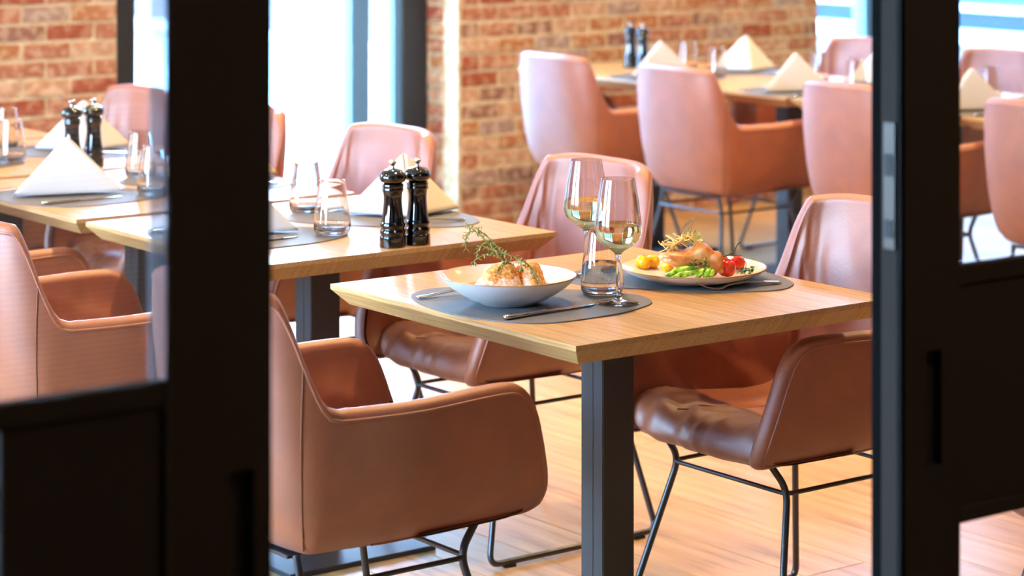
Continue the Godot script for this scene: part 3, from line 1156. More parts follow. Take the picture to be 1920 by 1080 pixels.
func build_chairs():
	var grp := "tan leather armchairs round the tables"
	var c := thing("armchair", "tan leather armchair side-on with its arm to the doors, left of the laid table", "chair", Vector3(-0.67, 0, 0.02), 0.0, grp)
	chair_parts(c)
	# facing -x, on the right side of the near row
	var rgt := [[0.46, 0.05, "tan leather armchair facing left at the laid table, partly behind right door post"], [0.46, -0.90, "tan leather armchair behind the two wine glasses, its seat under the laid table"], [0.47, -1.82, "tan leather armchair behind the pepper mills, against the middle window frame"], [0.47, -2.59, "tan leather armchair mostly hidden by the left door post, by the bright window"], [0.49, -3.31, "brown leather armchair seen from its front behind the two leftmost mills, by the window"]]
	for q in rgt:
		copy_of(c, Vector3(q[0], 0, q[1]), PI, q[2], grp)
	copy_of(c, Vector3(0.61, 0, 0.90), PI, "armchair hidden by the right door's lock panel, its seat edge at the right frame edge", grp)
	var lft := [[-0.67, -0.99, "tan leather armchair behind the left door glass, nearest the left edge"], [-0.60, -1.86, "tan leather armchair behind the left door glass, next beyond the nearest one"], [-0.62, -2.72, "tan leather armchair third along the left side, only its arm seen under the table"]]
	for q in lft:
		copy_of(c, Vector3(q[0], 0, q[1]), 0.0, q[2], grp)
	var far := [[2.97, -3.66, "armchair of the far row seen from behind, nearest the brick wall"], [2.97, -2.94, "armchair of the far row seen from behind, above the plate with the fish"], [2.97, -2.06, "armchair of the far row seen from behind, just left of right door post"], [2.97, -1.24, "armchair of the far row seen from behind through the right door glass"]]
	for q in far:
		copy_of(c, Vector3(q[0], 0, q[1]), 0.0, "pale " + q[2], grp)
	var opp := [[4.03, -3.50, "brown leather armchair across the far table, in front of the right window"], [4.03, -2.74, "brown leather armchair across the far table, behind glass of the right door"]]
	for q in opp:
		copy_of(c, Vector3(q[0], 0, q[1]), PI, q[2], grp)


# ------------------------------------------------------------------ table settings
# a setting's own axes: +x to the diner's right, -z away from the diner
func seat_basis(dir: float) -> float:
	return -PI / 2 if dir > 0 else PI / 2      # dir: +1 the diner looks along +x, -1 along -x


func spot(cx: float, cz: float, dir: float, rx: float, fwd: float) -> Vector3:
	# the point rx to the diner's right and fwd ahead of the setting's centre
	return Vector3(cx + dir * fwd, TABLE_Y, cz + dir * rx)


func mat_mesh() -> Mesh:
	var o := [[-0.22, -0.085], [-0.205, -0.125], [-0.177, -0.157], [-0.106, -0.19], [-0.016, -0.205], [0.058, -0.203], [0.126, -0.184], [0.175, -0.159], [0.205, -0.124], [0.218, -0.08], [0.219, -0.017], [0.216, 0.05], [0.196, 0.117], [0.174, 0.163], [0.153, 0.183], [0.12, 0.198], [0.08, 0.201], [0.0, 0.165], [-0.05, 0.13], [-0.1, 0.09], [-0.17, 0.02], [-0.208, -0.035]]
	var pts := []
	for q in o:
		pts.append(Vector3(q[0], 0, -q[1]))
	var path := smooth_path(pts, 0.012, true)
	var g := Geo.new()
	var rows := []
	for k in [[0.0, 0.0], [1.0, 0.0], [1.0, 0.0018], [0.996, 0.0026], [0.0, 0.0026]]:
		var r := PackedVector3Array()
		for p in path:
			r.append(Vector3(p.x * k[0], k[1], p.z * k[0]))
		rows.append(r)
	g.grid(rows.slice(0, 2), true, true)
	g.grid(rows.slice(1, 4), true, true)
	g.grid(rows.slice(3, 5), true, true)
	return g.mesh()


func cloth_panel(g: Geo, a: Vector3, b: Vector3, top: Vector3, th: float, bow: float):
	# a triangular flap of folded cloth, rounded at its edges
	var rows := []
	var nrm := (b - a).cross(top - a).normalized()
	for i in 15:
		var v := i / 14.0
		var l := a.lerp(top, v)
		var r := b.lerp(top, v)
		var ring := PackedVector3Array()
		for j in 28:
			var al := TAU * j / 28.0
			var c := cos(al)
			var s := sin(al)
			var u := 0.5 - 0.5 * signf(c) * pow(absf(c), 0.35)
			var round := signf(s) * pow(absf(s), 0.7)
			var w := bow * sin(PI * u) * (1.0 - v)
			ring.append(l.lerp(r, u) + nrm * (round * th * (1.0 if v < 0.97 else 0.6) + w) + (l - r).normalized() * (-signf(c) if absf(c) > 0.5 else 0.0) * -0.001)
		rows.append(ring)
	var tip := PackedVector3Array()
	var foot := PackedVector3Array()
	for j in 28:
		tip.append(top + (top - (a + b) / 2).normalized() * th * 0.6)
		foot.append((a + b) / 2)
	rows.append(tip)
	rows.push_front(foot)
	g.grid(rows, true)


func napkin_parts(o: Node3D):
	var a := Vector3(-0.142, 0.006, 0.012)
	var b := Vector3(0.142, 0.006, 0.012)
	var t := Vector3(0, 0.146, -0.012)
	var s := Vector3(0.004, 0.006, -0.118)
	var f := Geo.new()
	cloth_panel(f, a, b, t, 0.0045, 0.004)
	part("front_flap", f.mesh(), M.cloth, o)
	var w1 := Geo.new()
	cloth_panel(w1, s, a + Vector3(0, 0, -0.010), t + Vector3(-0.003, -0.002, -0.008), 0.0055, 0.006)
	part("side_fold", w1.mesh(), M.cloth, o)
	var w2 := Geo.new()
	cloth_panel(w2, b + Vector3(0, 0, -0.010), s, t + Vector3(0.003, -0.002, -0.008), 0.0055, 0.006)
	part("side_fold", w2.mesh(), M.cloth, o)


func loft(g: Geo, keys: Array, seg := 12):
	# keys: [position, half width, half thickness]; wide across z, thick in y, running along x
	var rows := []
	var first: Vector3 = keys[0][0]
	var last: Vector3 = keys[keys.size() - 1][0]
	var cap0 := PackedVector3Array()
	var cap1 := PackedVector3Array()
	for s in seg:
		cap0.append(first)
		cap1.append(last)
	rows.append(cap0)
	for k in keys:
		var r := PackedVector3Array()
		for s in seg:
			var al := TAU * s / seg
			r.append(k[0] + Vector3(0, sin(al) * k[2], cos(al) * k[1]))
		rows.append(r)
	rows.append(cap1)
	g.grid(rows, true, true)


func knife_parts(o: Node3D):
	# handle end at the origin, blade towards +x
	var h := Geo.new()
	loft(h, [[Vector3(0.0, 0.005, 0), 0.004, 0.003], [Vector3(0.003, 0.005, 0), 0.0075, 0.0048], [Vector3(0.012, 0.005, 0), 0.0088, 0.005], [Vector3(0.03, 0.0048, 0), 0.008, 0.0047], [Vector3(0.07, 0.0045, 0), 0.0066, 0.0042], [Vector3(0.096, 0.0043, 0), 0.0058, 0.0040], [Vector3(0.103, 0.0043, 0), 0.0068, 0.0043], [Vector3(0.108, 0.0043, 0), 0.0062, 0.0032]])
	part("handle", h.mesh(), M.steel, o)
	var b := Geo.new()
	loft(b, [[Vector3(0.105, 0.0042, 0), 0.0055, 0.0024], [Vector3(0.114, 0.0040, 0.0006), 0.0075, 0.0012], [Vector3(0.14, 0.0036, 0.001), 0.0088, 0.001], [Vector3(0.185, 0.0030, 0.001), 0.0095, 0.0009], [Vector3(0.215, 0.0026, 0.0), 0.0082, 0.0008], [Vector3(0.23, 0.0022, -0.002), 0.005, 0.0006], [Vector3(0.236, 0.0018, -0.004), 0.0012, 0.0004]])
	part("blade", b.mesh(), M.steel, o)


func fork_parts(o: Node3D):
	var h := Geo.new()
	loft(h, [[Vector3(0.0, 0.004, 0), 0.004, 0.0014], [Vector3(0.004, 0.004, 0), 0.0088, 0.0022], [Vector3(0.016, 0.0045, 0), 0.0095, 0.0024], [Vector3(0.05, 0.0075, 0), 0.0068, 0.0023], [Vector3(0.09, 0.0105, 0), 0.0042, 0.0022], [Vector3(0.118, 0.0085, 0), 0.0034, 0.0021], [Vector3(0.132, 0.0058, 0), 0.0044, 0.0018], [Vector3(0.142, 0.0036, 0), 0.0095, 0.0014], [Vector3(0.152, 0.0030, 0), 0.0118, 0.0013], [Vector3(0.160, 0.0034, 0), 0.0122, 0.0012]])
	part("handle", h.mesh(), M.steel, o)
	for k in 4:
		var z := -0.0102 + 0.0068 * k
		var t := Geo.new()
		loft(t, [[Vector3(0.157, 0.0033, z), 0.0020, 0.0011], [Vector3(0.170, 0.0050, z), 0.0019, 0.0010], [Vector3(0.185, 0.0098, z), 0.0016, 0.0009], [Vector3(0.199, 0.0175, z), 0.0008, 0.0007]], 8)
		part("tine", t.mesh(), M.steel, o)


func tumbler_parts(o: Node3D, water := false):
	var g := Geo.new()
	var out := [Vector2(0.0, 0.0015), Vector2(0.020, 0.0010), Vector2(0.031, 0.0), Vector2(0.0375, 0.002), Vector2(0.0415, 0.008), Vector2(0.0430, 0.018), Vector2(0.0425, 0.030), Vector2(0.0395, 0.055), Vector2(0.0355, 0.085), Vector2(0.0315, 0.112), Vector2(0.0300, 0.1235), Vector2(0.0294, 0.1243), Vector2(0.0287, 0.1237), Vector2(0.0302, 0.112), Vector2(0.0342, 0.085), Vector2(0.0382, 0.055), Vector2(0.0410, 0.030), Vector2(0.0408, 0.020), Vector2(0.036, 0.0125), Vector2(0.022, 0.0095), Vector2(0.0, 0.0088)]
	g.lathe(out, 48)
	part("glass_wall", g.mesh(), M.glass, o)
	if water:
		var w := Geo.new()
		w.lathe([Vector2(0.0, 0.0086), Vector2(0.022, 0.0093), Vector2(0.0362, 0.0123), Vector2(0.0410, 0.020), Vector2(0.0412, 0.030), Vector2(0.0384, 0.055), Vector2(0.0377, 0.0610), Vector2(0.0377, 0.0610), Vector2(0.0, 0.0605)], 48)
		part("water", w.mesh(), M.water, o)
		var b := Geo.new()
		for k in 90:
			var al := rng.randf() * TAU
			var hy := rng.randf_range(0.014, 0.059)
			var rr := rng.randf_range(0.2, 1.0) * (0.0405 if hy < 0.03 else 0.037)
			var rb := rng.randf_range(0.00035, 0.0009)
			b.lathe([Vector2(0, -rb), Vector2(rb * 0.87, -rb * 0.5), Vector2(rb * 0.87, rb * 0.5), Vector2(0, rb)], 7, Vector3(cos(al) * rr, hy, sin(al) * rr))
		var bp := part("bubbles", b.mesh(), plain(Color(0.95, 0.97, 1.0), 0.1), o)
		bp.set_meta("kind", "stuff")


func wine_glass_parts(o: Node3D, level: float):
	var g := Geo.new()
	var bowl_out := [Vector2(0.0075, 0.0985), Vector2(0.013, 0.1030), Vector2(0.028, 0.1125), Vector2(0.0405, 0.1245), Vector2(0.0460, 0.1365), Vector2(0.0464, 0.148), Vector2(0.0450, 0.162), Vector2(0.0400, 0.200), Vector2(0.0328, 0.2418)]
	var pr := [Vector2(0.0, 0.0006), Vector2(0.039, 0.0), Vector2(0.0415, 0.0008), Vector2(0.0412, 0.0019), Vector2(0.036, 0.0028), Vector2(0.02, 0.0046), Vector2(0.0095, 0.0085), Vector2(0.0055, 0.015), Vector2(0.0042, 0.026), Vector2(0.0040, 0.06), Vector2(0.0044, 0.085), Vector2(0.0054, 0.094)]
	pr.append_array(bowl_out)
	pr.append_array([Vector2(0.0323, 0.2424), Vector2(0.0316, 0.2418)])
	var ins := []
	for k in range(bowl_out.size() - 2, 0, -1):
		ins.append(Vector2(bowl_out[k].x - 0.0013, bowl_out[k].y + (0.0016 if k < 4 else 0.0)))
	pr.append_array(ins)
	pr.append(Vector2(0.0, 0.1030))
	g.lathe(pr, 56)
	part("glass_wall", g.mesh(), M.glass, o)
	var w := Geo.new()
	var wp := [Vector2(0.0, 0.1028)]
	for k in range(1, bowl_out.size()):
		var q: Vector2 = bowl_out[k]
		if q.y < level - 0.003:
			wp.append(Vector2(q.x - 0.0011, q.y + (0.0014 if k < 4 else 0.0)))
	var last: Vector2 = wp[wp.size() - 1]
	wp.append(Vector2(minf(last.x, 0.0452), level))
	wp.append(Vector2(minf(last.x, 0.0452), level))
	wp.append(Vector2(0.0, level))
	w.lathe(wp, 56)
	part("wine", w.mesh(), M.wine, o)


func mill_parts(o: Node3D):
	# glossy turned mill: foot, two pairs of rings, waisted body, mushroom cap, knob
	var b := Geo.new()
	b.lathe([Vector2(0.0, 0.0), Vector2(0.0285, 0.0), Vector2(0.0295, 0.0015), Vector2(0.0295, 0.0015), Vector2(0.0293, 0.022), Vector2(0.028, 0.0245), Vector2(0.028, 0.0245), Vector2(0.0268, 0.0255), Vector2(0.0278, 0.0285), Vector2(0.0288, 0.0325), Vector2(0.0282, 0.0375), Vector2(0.0258, 0.0405), Vector2(0.0262, 0.0430), Vector2(0.0282, 0.0465), Vector2(0.0284, 0.0510), Vector2(0.0262, 0.0555), Vector2(0.0255, 0.0575), Vector2(0.0244, 0.064), Vector2(0.0222, 0.080), Vector2(0.0206, 0.100), Vector2(0.0206, 0.113), Vector2(0.0214, 0.1205), Vector2(0.0225, 0.1235), Vector2(0.0242, 0.1262), Vector2(0.0243, 0.1300), Vector2(0.0228, 0.1325), Vector2(0.0243, 0.1350), Vector2(0.0240, 0.1395), Vector2(0.0222, 0.1420), Vector2(0.0, 0.1422)], 40)
	part("body", b.mesh(), M.gloss_black, o)
	var c := Geo.new()
	c.lathe([Vector2(0.0, 0.1425), Vector2(0.0215, 0.1430), Vector2(0.0268, 0.1465), Vector2(0.0303, 0.1525), Vector2(0.0302, 0.1580), Vector2(0.0270, 0.1650), Vector2(0.0205, 0.1708), Vector2(0.0120, 0.1738), Vector2(0.0050, 0.1748), Vector2(0.0, 0.1749)], 40)
	part("cap", c.mesh(), M.gloss_black, o)
	var k := Geo.new()
	k.lathe([Vector2(0.0058, 0.1740), Vector2(0.0042, 0.1765), Vector2(0.0040, 0.1815), Vector2(0.0062, 0.1845), Vector2(0.0088, 0.1872), Vector2(0.0086, 0.1900), Vector2(0.0055, 0.1922), Vector2(0.0, 0.1928)], 24)
	part("knob", k.mesh(), M.steel, o)


var proto := {}


func put(kind: String, at: Vector3, turn: float, label: String, category: String, group := "") -> Node3D:
	# the first of a kind is built, later ones are copies of it
	if proto.has(kind):
		return copy_of(proto[kind], at, turn, label, group)
	var o := thing({"napkin": "folded_napkin"}.get(kind, kind), label, category, at, turn, group)
	match kind:
		"placemat":
			part("mat", proto_mesh("mat"), M.placemat, o)
		"napkin":
			napkin_parts(o)
		"table_knife":
			knife_parts(o)
		"dinner_fork":
			fork_parts(o)
		"tumbler":
			tumbler_parts(o)
		"pepper_mill":
			mill_parts(o)
	proto[kind] = o
	return o


func proto_mesh(_k: String) -> Mesh:
	return mat_mesh()


func lay(cx: float, cz: float, dir: float, where: String, full := true):
	# mat, knife right and fork left of the diner; where no meal is served also a napkin and an empty tumbler
	var turn := seat_basis(dir)
	var c := spot(cx, cz, dir, -0.003, -0.195) if dir > 0 else spot(cx, cz, dir, 0.013, -0.196)
	put("placemat", c, turn, "grey rounded placemat " + where, "placemat", "grey placemats")
	var up := Vector3(0, 0.0026, 0)
	if dir > 0:
		put("table_knife", c + up + Vector3(-0.167, 0, 0.142), 0.085 if full else 0.09, "steel table knife on the placemat " + where, "knife", "steel table knives")
		put("dinner_fork", c + up + Vector3(-0.173, 0, -0.136), -0.10, "steel fork on the placemat " + where, "fork", "steel forks")
	else:
		if full:
			put("table_knife", c + up + Vector3(0.17, 0, -0.16), PI + 0.05, "steel table knife on the placemat " + where, "knife", "steel table knives")
		put("dinner_fork", c + up + Vector3(0.126, 0, 0.160 if full else 0.172), PI - (0.26 if full else 0.15), "steel fork on the placemat " + where, "fork", "steel forks")
	if full:
		var n := c + up + (Vector3(-0.032, 0, 0.017) if dir > 0 else Vector3(0.085, 0, -0.045))
		put("napkin", n, -0.292 if dir > 0 else PI - 0.40, "white pyramid-folded napkin on the placemat " + where, "napkin", "white folded napkins")
		var t := c + up + (Vector3(0.152, 0, 0.133) if dir > 0 else Vector3(-0.09, 0, -0.205))
		if dir < 0:
			t.y -= 0.0026
		put("tumbler", t, 0.0, "empty clear tumbler by the placemat " + where, "tumbler", "empty clear tumblers")


func build_settings():
	# the laid table
	lay(0.0, 0.0, 1.0, "under the deep bowl", false)
	lay(0.0, 0.0, -1.0, "under the plate of fish", false)
	var nth := ["second table of the near row", "third table of the near row", "fourth table of the near row", "last table of the near row"]
	for k in 3:
		for d in [1.0, -1.0]:
			lay(0.0, ROW_Z[k + 1], d, "%s side of the %s" % ["left" if d > 0 else "right", nth[k]])
	var fz := [-3.66, -2.88, -2.0, -1.2]
	nth = ["far table by the brick wall", "far table second from the brick", "far table third from the brick", "far table fourth from the brick"]
	for k in 3:
		for d in [1.0, -1.0]:
			lay(FAR_X, fz[k], d, "%s side of the %s" % ["near" if d > 0 else "window", nth[k]])
	# mills in pairs
	var grp := "glossy black mills in pairs"
	put("pepper_mill", Vector3(-0.028, TABLE_Y, -0.722), 0.0, "glossy black mill left of the sharp pair at the second table's front edge", "mill", grp)
	put("pepper_mill", Vector3(0.038, TABLE_Y, -0.720), 1.0, "glossy black mill right of the sharp pair at the second table's front edge", "mill", grp)
	put("pepper_mill", Vector3(0.043, TABLE_Y, -2.429), 2.0, "glossy black mill, left of the pair behind the leftmost big napkin", "mill", grp)
	put("pepper_mill", Vector3(0.114, TABLE_Y, -2.436), 0.5, "glossy black mill, right of the pair behind the leftmost big napkin", "mill", grp)
	put("pepper_mill", Vector3(3.5, TABLE_Y, -4.12), 0.2, "blurred black mill, left of the pair on the far table by the brick", "mill", grp)
	put("pepper_mill", Vector3(3.5, TABLE_Y, -4.04), 0.7, "blurred black mill, right of the pair on the far table by the brick", "mill", grp)
	# glasses of the laid table
	var t := thing("tumbler_of_water", "clear tumbler half full of sparkling water beside the wine glasses", "tumbler", Vector3(-0.039, TABLE_Y + 0.0026, 0.030))
	tumbler_parts(t, true)
	var g := thing("wine_glass", "glass of white wine on the near placemat, in front of the tumbler", "wine glass", Vector3(-0.086, TABLE_Y + 0.0026, 0.137), 0.0, "glasses of white wine")
	wine_glass_parts(g, 0.1545)
	var g2 := thing("wine_glass", "glass of white wine standing behind the tumbler of water", "wine glass", Vector3(0.067, TABLE_Y, -0.152), 0.0, "glasses of white wine")
	wine_glass_parts(g2, 0.1605)


# ------------------------------------------------------------------ food
func noisy_mat(stops: Array, freq: float, sc: float, rough: float, bump := 0.0, sd := 1) -> StandardMaterial3D:
	var im := noise_image(128, freq, 4, sd)
	var m := plain(Color.WHITE, rough)
	m.albedo_texture = tinted(im.duplicate(), stops)
	if bump > 0.0:
		m.normal_enabled = true
		m.normal_texture = bumps(im, 3.0)
		m.normal_scale = bump
	return wrapped(m, Vector3(sc, sc, sc))


func blob(r: Vector3, power: float, amp: float, freq: float, sd: int, shape = null, n := 28) -> Mesh:
	# a superellipsoid with a lumpy surface; shape bends each point afterwards
	var fn := FastNoiseLite.new()
	fn.seed = sd
	fn.frequency = freq
	fn.fractal_octaves = 3
	var rows := []
	var e := 2.0 / power
	for i in n + 1:
		var la := -PI / 2 + PI * i / n
		var row := PackedVector3Array()
		for j in n * 2:
			var lo := TAU * j / (n * 2)
			var cl := maxf(cos(la), 0.0)
			var d := Vector3(pow(cl, e) * signf(cos(lo)) * pow(absf(cos(lo)), e), signf(sin(la)) * pow(absf(sin(la)), e), -pow(cl, e) * signf(sin(lo)) * pow(absf(sin(lo)), e))
			var p := d * r * (1.0 + amp * fn.get_noise_3dv(d * 1.0))
			row.append(shape.call(p) if shape != null else p)
		rows.append(row)
	var g := Geo.new()
	g.grid(rows, true)
	return g.mesh()


const FACING := -0.6467      # food was laid out as seen from the doors: x to the right, z towards the doors


func build_food():
	# deep bowl
	var bowl := thing("deep_bowl", "wide white coupe bowl with thin brown rim holding the herbed fillets", "bowl", Vector3(-0.249, TABLE_Y + 0.0026, 0.001))
	var g := Geo.new()
	g.lathe([Vector2(0.0, 0.002), Vector2(0.046, 0.0018), Vector2(0.050, 0.0), Vector2(0.054, 0.0008), Vector2(0.058, 0.004), Vector2(0.076, 0.0105), Vector2(0.096, 0.0215), Vector2(0.114, 0.0345), Vector2(0.127, 0.0465), Vector2(0.1325, 0.0535)], 72)
	part("outside", g.mesh(), M.ceramic_out, bowl)
	g = Geo.new()
	g.lathe([Vector2(0.1325, 0.0533), Vector2(0.1330, 0.0548), Vector2(0.1318, 0.0556), Vector2(0.1300, 0.0548)], 72)
	part("rim", g.mesh(), M.rim_brown, bowl)
	g = Geo.new()
	g.lathe([Vector2(0.1302, 0.0552), Vector2(0.1235, 0.0470), Vector2(0.110, 0.0350), Vector2(0.092, 0.0225), Vector2(0.07, 0.0125), Vector2(0.045, 0.0075), Vector2(0.0, 0.0065)], 72)
	part("inside", g.mesh(), M.ceramic, bowl)
	var bc := bowl.position
	var bs := Basis(Vector3.UP, FACING)
	# sauce pooled in the bowl
	var sauce := thing("sauce", "orange sauce pooled in the bottom of the deep bowl", "sauce", bc)
	g = Geo.new()
	g.lathe([Vector2(0.0, 0.0068), Vector2(0.070, 0.0127), Vector2(0.0985, 0.0275), Vector2(0.0975, 0.0283), Vector2(0.094, 0.0286), Vector2(0.0, 0.0286)], 48)
	var sm := noisy_mat([[0.3, Color(0.80, 0.42, 0.12)], [0.7, Color(0.90, 0.58, 0.24)]], 0.05, 14.0, 0.2, 0.15, 3)
	part("pool", g.mesh(), sm, sauce)
	var crust := noisy_mat([[0.2, Color(0.73, 0.43, 0.17)], [0.45, Color(0.84, 0.54, 0.23)], [0.6, Color(0.88, 0.62, 0.30)], [0.85, Color(0.92, 0.74, 0.48)]], 0.05, 22.0, 0.5, 0.5, 4)
	var flesh := noisy_mat([[0.3, Color(0.86, 0.66, 0.50)], [0.7, Color(0.95, 0.86, 0.76)]], 0.06, 16.0, 0.45, 0.3, 5)
	var lean := func(p: Vector3) -> Vector3:
		return Vector3(p.x * (1.0 - 9.0 * p.y) - 0.06 * p.y, p.y + 0.16 * p.x, p.z * (1.0 - 6.0 * p.y))
	for k in 2:
		var at := bc + bs * (Vector3(-0.017, 0.049, 0.012) if k == 0 else Vector3(0.036, 0.047, -0.004))
		var f := thing("fish_fillet", ["golden crusted fillet piece at the left in the deep bowl", "golden crusted fillet piece at the right in the deep bowl"][k], "fish", at, FACING + (0.15 if k == 0 else -0.5), "crusted fillet pieces in the bowl")
		part("crust", blob(Vector3(0.037, 0.030, 0.026) if k == 0 else Vector3(0.031, 0.030, 0.024), 3.6, 0.10, 1.6, 20 + k, lean), crust, f)
		part("flesh", blob(Vector3(0.045, 0.022, 0.030) if k == 0 else Vector3(0.036, 0.022, 0.027), 3.6, 0.08, 1.4, 30 + k, lean), flesh, f, Vector3(-0.003, -0.011, -0.001))
	herb_sprig(bc, bs)
	fish_plate()


func herb_sprig(bc: Vector3, bs: Basis):
	var o := thing("herb_sprig", "dried green herb sprig propped on the fillets, sticking out over the bowl", "herbs", bc, FACING)
	var stem_m := plain(Color(0.52, 0.50, 0.24), 0.7)
	var leaf_m := noisy_mat([[0.3, Color(0.34, 0.38, 0.15)], [0.7, Color(0.62, 0.62, 0.34)]], 0.05, 30.0, 0.65, 0.0, 8)
	var stems := [
		[Vector3(0.008, 0.058, 0.028), Vector3(-0.012, 0.087, 0.022), Vector3(-0.040, 0.119, 0.010), Vector3(-0.066, 0.140, 0.0), Vector3(-0.082, 0.150, -0.006)],
		[Vector3(0.012, 0.062, 0.024), Vector3(-0.008, 0.093, 0.016), Vector3(-0.034, 0.123, 0.006), Vector3(-0.064, 0.146, -0.006)],
		[Vector3(-0.050, 0.112, 0.014), Vector3(-0.020, 0.102, 0.018), Vector3(0.012, 0.092, 0.020), Vector3(0.038, 0.078, 0.022), Vector3(0.052, 0.058, 0.028), Vector3(0.064, 0.036, 0.032)],
		[Vector3(-0.018, 0.094, 0.018), Vector3(-0.040, 0.098, 0.022), Vector3(-0.060, 0.090, 0.026), Vector3(-0.070, 0.078, 0.028)],
		[Vector3(-0.066, 0.140, 0.0), Vector3(-0.078, 0.136, 0.006), Vector3(-0.083, 0.122, 0.010), Vector3(-0.082, 0.108, 0.012)],
		[Vector3(-0.042, 0.120, 0.010), Vector3(-0.054, 0.112, 0.018), Vector3(-0.060, 0.100, 0.020)],
		[Vector3(-0.006, 0.086, 0.022), Vector3(-0.018, 0.074, 0.032), Vector3(-0.022, 0.060, 0.036)],
		[Vector3(0.018, 0.090, 0.020), Vector3(0.026, 0.080, 0.030), Vector3(0.022, 0.070, 0.034)],
	]
	var lv := Geo.new()
	for k in stems.size():
		var path := smooth_path(stems[k], 0.006)
		var rad := []
		for i in path.size():
			rad.append((0.0017 if k < 3 else 0.0010) * (1.0 - 0.4 * i / path.size()))
		g_tube_part(o, "stem", path, rad, stem_m)
		for i in range(1, path.size()):
			for q in 3:
				if rng.randf() < 0.30 and k < 2 and i < path.size() / 3:
					continue
				var ln := rng.randf_range(0.006, 0.013) * (1.3 if k == 4 else 1.0)
				var dir := Vector3(rng.randf_range(-1, 1), rng.randf_range(-0.9, 0.9), rng.randf_range(-1, 1)).normalized()
				var along: Vector3 = (path[i] - path[i - 1]).normalized()
				dir = (dir + along * 0.5).normalized()
				var p0: Vector3 = path[i]
				lv.tube([p0, p0 + dir * ln * 0.35 + Vector3(0, 0.0006, 0), p0 + dir * ln * 0.7, p0 + dir * ln], [0.0004, 0.0019, 0.0017, 0.0003], 5, false, 0.4)
	var l := part("leaves", lv.mesh(), leaf_m, o)
	l.set_meta("kind", "stuff")


func g_tube_part(o: Node3D, called: String, path: Array, rad, m: Material, seg := 6, flat := 1.0) -> MeshInstance3D:
	var g := Geo.new()
	g.tube(path, rad, seg, false, flat)
	return part(called, g.mesh(), m, o)


